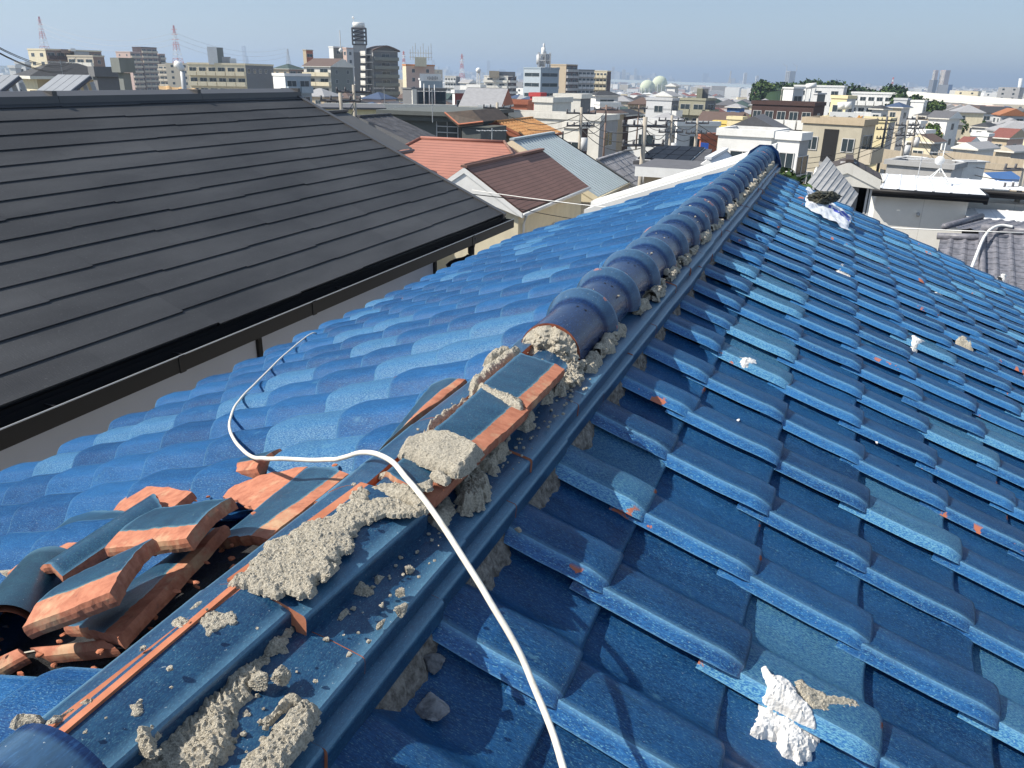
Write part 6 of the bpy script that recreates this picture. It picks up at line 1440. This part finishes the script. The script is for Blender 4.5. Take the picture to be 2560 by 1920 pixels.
aerial(1080,222,42,1.6,'skewed tv aerial on the roof behind the slate verge'); aerial(960,216,60,2.5,'tv aerial left of the glass building'); aerial(2305,390,40,2.2,'tv aerial on the flat grey roof'); aerial(700,240,36,.9,'low tv aerial among fittings just past the slate ridge'); aerial(150,150,55,2.4,'tall aerial over the dark hipped roof'); aerial(1230,320,40,1.2,'small aerial above the terracotta wing',6); aerial(2350,376,60,2.6,'aerial in front of the viaduct',6)
# ------------------------------------------------------------------ wooded hill
def tree(x,y,z,R0,H,label,seed,leaf,grp):
    e=empty('tree',(x,y,z),label,'tree',grp); rt=random.Random(seed)
    mb=MB(); mb.tube([(x,y,z-2),(x,y,z+H*.55)],[H*.05,H*.025],7)
    for k in range(5): a=k*1.3; mb.tube([(x,y,z+H*(.25+.06*k)),(x+R0*.55*math.cos(a),y+R0*.55*math.sin(a),z+H*(.55+.06*k))],[H*.02,H*.008],5)
    mb.build('trunk',T['brown'],e)
    mb=MB(); cl=[]
    for k in range(11): cl.append((Vector((x+rt.uniform(-.6,.6)*R0,y+rt.uniform(-.6,.6)*R0,z+H*rt.uniform(.42,.86))),R0*rt.uniform(.34,.55)))
    for c,r_ in cl:
        for j in range(75):
            d=Vector((rt.gauss(0,1),rt.gauss(0,1),rt.gauss(0,.8))).normalized()*r_*rt.uniform(.65,1.08); p=c+d; s_=R0*rt.uniform(.07,.13)
            u=Vector((rt.gauss(0,1),rt.gauss(0,1),rt.gauss(0,1))).normalized(); v=u.cross(d.normalized()+Vector((.1,.2,.3))).normalized()
            mb.add([p-u*s_-v*s_*.6,p+u*s_-v*s_*.6,p+u*s_*.8+v*s_,p-u*s_*.8+v*s_],[(0,1,2,3)],rt.choice((0,0,1,2)))
    mb.build('crown',leaf,e)
T['leaf1']=simple('leaf_dark',(.020,.045,.014)); T['leaf2']=simple('leaf_mid',(.055,.10,.028)); T['leaf3']=simple('leaf_olive',(.10,.14,.04)); T['leaf4']=simple('leaf_bright',(.13,.19,.045))
LV=[[T['leaf1'],T['leaf2'],T['leaf2']],[T['leaf2'],T['leaf3'],T['leaf4']],[T['leaf1'],T['leaf3'],T['leaf2']]]
rt=random.Random(9); kinds=['dark','yellow green','olive']; tn=0
prof_=[(1908,202),(1925,198),(1942,200),(1958,206),(1972,208),(1988,206),(2002,202),(2018,198),(2034,196),(2050,197),(2066,197),(2082,199),(2096,203),(2112,211),(2126,214),(2142,218),(2156,216),(2168,218),(2180,222),(2196,226),(2214,226),(2230,214),(2240,216),(2270,236),(2290,236),(2304,240),(2322,249),(2338,254)]
for k,(px_,py_) in enumerate(prof_):
    D=rt.uniform(345,380) if px_<2260 else 262; p=atd(px_,py_,D); H=rt.uniform(9,13) if px_<2260 else 7; kd=rt.choice((0,0,1,2)) if px_<2200 else (0 if px_<2245 else rt.choice((1,2)))
    tree(p.x,p.y,p.z-H*1.02,H*.42,H,f'{kinds[kd]} broadleaf tree on the wooded hill'+(' crest behind the white slabs' if px_<2220 else ' end right of the school slabs'),k,LV[kd],'trees on the wooded hill')
for k in range(26):
    px_=rt.uniform(1900,2230); base=min(prof_,key=lambda q:abs(q[0]-px_))[1]; D=rt.uniform(320,345); p=atd(px_,base+rt.uniform(8,20),D); H=rt.uniform(8,11); kd=rt.choice((0,1,2))
    tree(p.x,p.y,p.z-H,H*.45,H,f'{kinds[kd]} broadleaf tree on the near flank of the wooded hill',k+50,LV[kd],'trees on the wooded hill')
mb=MB(); P=[]
ns=14
for i in range(ns):
    px_=1890+370*i/(ns-1); base=min(prof_,key=lambda q:abs(q[0]-px_))[1]
    for (D,dy) in ((300,60),(330,22),(365,14),(400,16),(470,60)):
        f_=1 if 0<i<ns-1 else 0; p=atd(px_,base+dy,D); z=p.z if f_ else gz(p.x,p.y)-1; P.append((p.x,p.y,max(z,gz(p.x,p.y)-1)))
mb.grid(P,ns,5); mb.build('hill',T['leaf1'],None,kind='structure')
for k,(px_,py_,D,H,kd) in enumerate([(1998,420,34,2.2,2),(2255,230,255,8,0),(2335,288,210,6,1),(2395,297,230,5,2),(2150,300,140,4,0),(2330,312,180,4,1),(2520,330,190,4,0),(1705,300,120,4,0),(1900,290,170,5,2),(2450,300,260,6,0),(2010,290,150,3,1),(1215,235,210,5,0)]):
    p=atd(px_,py_,D); tree(p.x,p.y,p.z-H,H*.5,H,['round shrub behind the grey shingle roof','dark tree at the end of the white slabs','garden tree before the dark roofs at the right','small olive garden tree in the right middle distance','garden tree near the supermarket','low bright garden tree near the orange roof','dark garden tree near the right edge','small dark tree by the striped building','olive tree beside the blue house','dark tree near the pink building','bright garden tree by the maroon block','dark tree near the white arched hall'][k],200+k,LV[kd],None)
# ------------------------------------------------------------------ scattered houses, each its own thing
ROOFS=[('rgrey','grey'),('rdark','charcoal'),('rbrown','brown'),('rlight','pale grey'),('rblue','dark blue'),('rgreen','dark green'),('rred','dull red'),('rorange','orange')]
WALLS=[('white','white'),('offwhite','off-white'),('cream','cream'),('beige','beige'),('tan','tan'),('lgrey','light grey'),('pink','pale pink'),('white','white'),('lyellow','pale yellow'),('white','white')]
taken=[]
for o in C.collection.objects:
    if o.parent is None and o.type=='EMPTY' and o.get('category') in ('building','house','tower','shop','school','warehouse','plant room','garage','shed','viaduct'):
        rr_=8
        for ch in o.children:
            if ch.name.startswith('wall'): rr_=max(rr_,max((Vector(b)-Vector((0,0,b[2]))).length for b in ch.bound_box)*.85)
        taken.append((o.location.x,o.location.y,min(rr_,40)))
MK=[(2010,345,2160),(1340,300,0)]
def band(px_): # lowest picture row at which the town is still seen, by column (the near roofs hide what is below)
    T_=[(0,212),(700,228),(760,245),(900,290),(1040,345),(1280,350),(1380,340),(1500,400),(1600,400),(1780,400),(1930,400),(1960,380),(2000,430),(2200,450),(2560,470)]
    for (a,ya),(b_,yb_) in zip(T_,T_[1:]):
        if px_<=b_: return ya+(yb_-ya)*(px_-a)/(b_-a)
    return 470
REG=[(300,'far left'),(760,'left'),(1100,'centre left'),(1500,'centre'),(1800,'centre right'),(2150,'right'),(3000,'far right')]
def housegeo(x,y,rot,w_,l_,h_,rf,g):
    """returns wall and roof pieces as local meshes"""
    wa=MB(); wa.box((0,0,h_/2-.4),(w_,l_,h_+.8)); ro=MB(); o=.45
    if rf=='flat': ro.box((0,0,h_+.03),(w_+.3,l_+.3,.35))
    else:
        hx,hy=w_/2+o,l_/2+o; z=h_; rise=min(hx,hy)*.46
        if l_>=w_: i_=hx if rf=='hip' else 0; vs=[(-hx,-hy,z),(hx,-hy,z),(hx,hy,z),(-hx,hy,z),(0,-hy+i_,z+rise),(0,hy-i_,z+rise)]; F=[(0,1,4),(1,2,5,4),(2,3,5),(3,0,4,5)]
        else: i_=hy if rf=='hip' else 0; vs=[(-hx,-hy,z),(hx,-hy,z),(hx,hy,z),(-hx,hy,z),(-hx+i_,0,z+rise),(hx-i_,0,z+rise)]; F=[(0,1,5,4),(1,2,5),(2,3,4,5),(3,0,4)]
        ro.add(vs,F); ro.add([v[:2]+(v[2]-.01,) for v in vs[:4]]+[(v[0],v[1],v[2]-.2) for v in vs[:4]],[(0,1,5,4),(1,2,6,5),(2,3,7,6),(3,0,4,7),(7,6,5,4)])
    return wa,ro
cand=[]; rh=random.Random(31)
for i in range(-74,108):
    for j in range(2,74):
        x=i*10.2+rh.uniform(-1.2,1.2)+(2.5 if j%4==0 else 0); y=j*10.8+rh.uniform(-1.2,1.2); r_=math.hypot(x,y)
        if r_<96 or r_>760: continue
        q=Vector((x,y,0)); 
        if q.dot(AF)<10: continue
        g=gz(x,y); px_,py_=proj(Vector((x,y,g+7)))
        if px_<-60 or px_>2620: continue
        if py_>band(px_)+6: continue
        if any((x-a)**2+(y-b_)**2<(c_+5.5)**2 for a,b_,c_ in taken): continue
        if i%9==0 or j%11==0: continue
        if px_>1640 and r_<104: continue
        cand.append((r_,x,y,g,px_,py_))
cand.sort(); near=cand[:270]; far=cand[270:]
wcache={}
for k,(r_,x,y,g,px_,py_) in enumerate(near):
    w_=rh.uniform(5.6,7.8); l_=rh.uniform(6,8.6); st=2 if (rh.random()<.8 or r_<200) else 3; h_=2.9*st+rh.uniform(-.4,.5)
    if r_<75: h_=5.4
    rf=rh.choice(('hip','gable','hip','gable','flat')); wm=rh.choice(WALLS); rm=rh.choice(ROOFS[:6] if rh.random()<.85 else ROOFS); rot=rh.choice((0,0,0,.12,-.1,1.57))+rh.uniform(-.04,.04)
    reg=[n_ for lim,n_ in REG if px_<lim][0]; dist='near' if r_<130 else ('middle' if r_<240 else 'farther')
    lab=f"{wm[1]} {'three' if st==3 else 'two'} storey house, {rm[1]} {dict(hip='hipped',gable='gabled',flat='flat')[rf]} roof, {dist} rows, {reg} of town"
    e=empty('house',(x,y,g),lab,'house','houses of the town below',rot)
    wa,ro=housegeo(0,0,0,w_,l_,h_,rf,g); wa.world=ro.world=False
    o=wa.build('wall',T[wm[0]],e); o=ro.build('roof',T[rm[0]],e)
    if r_<330:
        for f in range(st):
            z=h_-1.5-2.9*f
            for (ux,uy,n_,ln) in ((0,-1,2,w_),(-1,0,2,l_),(1,0,2,l_)):
                for m_ in range(n_):
                    if rh.random()<.2: continue
                    t_=(m_+.5)/n_-.5; px2=(ux*w_/2+(t_*ln if uy else 0)+ux*.01, uy*l_/2+(t_*ln if ux else 0)+uy*.01, z)
                    o=bpy.data.objects.new('window',winmesh(rh.choice((1.2,1.7,1.7)),1.2)); C.collection.objects.link(o); o.parent=e; o.location=px2; o.rotation_euler=(0,0,{(0,-1):0,(-1,0):-math.pi/2,(1,0):math.pi/2}[(ux,uy)])
    if r_<200 and rh.random()<.5:
        mb=MB(); mb.world=False; mb.box((w_*.12,-l_/2-.5,h_-2.3),(w_*.6,1.0,.9)); mb.build('balcony',T[rh.choice(('white','lgrey','offwhite'))],e)
# ------------------------------------------------------------------ distant city, uncountable
pal=['white','offwhite','lgrey','beige','cream','pink','grey','white','rgrey','rdark','rbrown','rlight','rred','rblue','leaf1','dgrey','tan']
pm=[T[k] for k in pal]; mb=MB()
def addhouse(x,y,g,w_,l_,h_,rot,wi,ri,flat,win):
    ca,sa=math.cos(rot),math.sin(rot); tr=lambda a,b_,c_:(x+a*ca-b_*sa,y+a*sa+b_*ca,g+c_)
    hx,hy=w_/2,l_/2; V=[tr(sx*hx,sy*hy,z) for z in (-1,h_) for sx,sy in ((-1,-1),(1,-1),(1,1),(-1,1))]
    mb.add(V,[(0,1,5,4),(1,2,6,5),(2,3,7,6),(3,0,4,7)],wi)
    if flat: mb.add([V[4],V[5],V[6],V[7]],[(0,1,2,3)],ri)
    else:
        o=.4; E=[tr(sx*(hx+o),sy*(hy+o),h_) for sx,sy in ((-1,-1),(1,-1),(1,1),(-1,1))]; i_=hx*.8; R2=[tr(0,-hy-o+i_,h_+hx*.45),tr(0,hy+o-i_,h_+hx*.45)]
        mb.add(E+R2,[(0,1,4),(1,2,5,4),(2,3,5),(3,0,4,5)],ri)
    if win:
        nf=max(1,int(h_/2.9))
        for f in range(nf):
            z=h_-1.5-2.9*f
            for m_ in (-.25,.25):
                a=tr(m_*w_-.7,-hy-.03,z-.6);b_=tr(m_*w_+.7,-hy-.03,z-.6);c_=tr(m_*w_+.7,-hy-.03,z+.6);d=tr(m_*w_-.7,-hy-.03,z+.6); mb.add([a,b_,c_,d],[(0,1,2,3)],len(pal))
                sx=1 if x<0 or math.atan2(x,y)<.36 else -1
                a=tr(sx*(hx+.03),m_*l_-.7,z-.6);b_=tr(sx*(hx+.03),m_*l_+.7,z-.6);c_=tr(sx*(hx+.03),m_*l_+.7,z+.6);d=tr(sx*(hx+.03),m_*l_-.7,z+.6); mb.add([a,b_,c_,d],[(0,1,2,3)],len(pal))
for (r_,x,y,g,px_,py_) in far:
    flat=rh.random()<.3; addhouse(x,y,g,rh.uniform(6,8.5),rh.uniform(6.5,9),rh.choice((5.8,6,6.4,8.7)),rh.uniform(-.1,.1)+rh.choice((0,0,1.57)),rh.choice((0,0,1,2,3,4,5,7,0)),rh.choice((8,8,9,10,11,12,13,9,8)) if not flat else rh.choice((2,11,1)),flat,r_<560)
amin,amax=YAW-.62,YAW+.62
def rnd_pt(r0,r1):
    r_=math.sqrt(rh.uniform(r0*r0,r1*r1)); a=rh.uniform(amin,amax); return r_*math.sin(a),r_*math.cos(a),r_
for k in range(7600):
    x,y,r_=rnd_pt(740,1900); addhouse(x,y,gz(x,y),rh.uniform(7,13),rh.uniform(7,15),rh.choice((6,6,7,9,9,12)),rh.uniform(-.3,.3),rh.choice((0,0,0,1,2,3,4,7,0)),rh.choice((8,9,10,11,11,2,1,0,8,12)),rh.random()<.6,False)
for k in range(260):
    x,y,r_=rnd_pt(420,1900)
    px_,_p=proj(Vector((x,y,-30)))
    if 1880<px_<2260 and r_<700: continue
    if 1560<px_<1690: continue
    addhouse(x,y,gz(x,y),rh.uniform(12,22),rh.uniform(12,40),rh.choice((12,15,15,18,21,24)),rh.uniform(-.3,.3),rh.choice((0,1,2,3,4,6,0)),rh.choice((2,11,8)),True,r_<900)
for k in range(8500):
    x,y,r_=rnd_pt(1900,7500); h_=rh.choice((7,9,12,12,15,18,24)); w_=rh.uniform(11,36)
    addhouse(x,y,-42,w_,w_*rh.uniform(.6,1.3),h_,rh.uniform(-.4,.4),rh.choice((0,0,0,1,2,3,5)),rh.choice((2,11,8,1,0,9)),True,False)
mb.build('distant_town',pm+[T['glass']],None,'mass of small roofs and blocks filling the plain to the horizon','town',kind='stuff')
# downtown skyline
mb=MB()
for k in range(330):
    px_=rh.choice((rh.gauss(1180,70),rh.gauss(1330,60),rh.gauss(1540,45),rh.gauss(1100,40),rh.uniform(600,2300))); D=rh.uniform(6500,9500); top=rh.uniform(-1,9)+ (9 if rh.random()<.15 else 0)
    if 900<px_<1620 : top+=4
    a=ray(px_,900); a=Vector((a.x,a.y,0)).normalized()*D; hor=-35; z=-42+D/1956*(6+abs(top)*1.15)*.9
    w_=rh.uniform(25,60); addhouse(a.x,a.y,-42,w_,w_,z+42,rh.uniform(-.5,.5),rh.choice((2,6,3,2)),2,True,False)
mb.build('skyline',pm+[T['glass']],None,'hazy skyline of downtown towers along the horizon','skyline',kind='stuff')
for (x0,x1,yt,D,l) in ((605,613,116,5200,'tall faint blue tower above the long beige apartments'),(613,619,140,5200,'shorter faint blue tower beside the tall one'),(1218,1225,152,5600,'dark slim far tower left of the masts'),(1080,1087,150,5600,'slim far blue tower above the sign box'),(1586,1592,172,5200,'slim far tower above the gas holders'),(1860,1868,183,3600,'pale far tower left of the wooded hill'),(1890,1897,190,3600,'second pale far tower beside the hill'),(1530,1537,168,4200,'white far tower right of the yellowish slab'),(1556,1564,175,4200,'second white far tower right of the yellowish slab')):
    a=atd(x0,yt,D);b_=atd(x1,yt,D);c=(a+b_)/2;w_=(b_-a).length; m2=MB(); m2.box((c.x,c.y,(c.z-42)/2),(w_,w_,c.z+42),.3); m2.box((c.x,c.y,c.z+w_*.1),(w_*.5,w_*.5,w_*.2),.3); m2.build('tower_block',T['lgrey'],None,l,'tower block',origin=(c.x,c.y,-42))
# hillside with houses at the far left and low mountains
mb=MB(); P=[]
for i in range(30):
    a=YAW-.70+.32*i/29
    for (D,f_) in ((2300,0),(2800,.45),(3400,.85),(4200,1),(5200,.2)):
        hh=62*max(0,1-(i/27)**1.3)*f_+14*noise.noise(Vector((i*.3,D*.001,0)))*f_; P.append((D*math.sin(a),D*math.cos(a),-43+hh))
mb.grid(P,30,5); mb.build('hills',simple('far_hill',(.07,.09,.06)),None,kind='structure')
mb=MB()
for k in range(420):
    i=rh.uniform(0,25); a=YAW-.70+.32*i/29; D=rh.uniform(2350,3400); hh=62*max(0,1-(i/27)**1.3)*(.45*(D-2300)/500 if D<2800 else .45+.4*(D-2800)/600); addhouse(D*math.sin(a),D*math.cos(a),-44+hh,rh.uniform(10,26),rh.uniform(10,26),rh.uniform(8,16),rh.random(),rh.choice((0,0,1,3,5)),rh.choice((8,11,2)),True,False)
mb.build('hillside_town',pm+[T['glass']],None,'pale houses scattered over the hillside at the far left','town',kind='stuff')
# ------------------------------------------------------------------ air
HZ=0
if HZ or 1:
    mb=MB(); mb.box((0,5600,35),(15000,12400,160)); hm=bpy.data.materials.new('haze'); hm.use_nodes=True; n=hm.node_tree; n.nodes.remove(n.nodes['Principled BSDF']); pv=n.nodes.new('ShaderNodeVolumePrincipled'); pv.inputs['Color'].default_value=(.62,.78,1,1); pv.inputs['Density'].default_value=.00024; pv.inputs['Anisotropy'].default_value=.3
    n.links.new(pv.outputs[0],n.nodes['Material Output'].inputs['Volume']); mb.build('haze',hm,None,kind='stuff',label='thin bluish haze over the town')
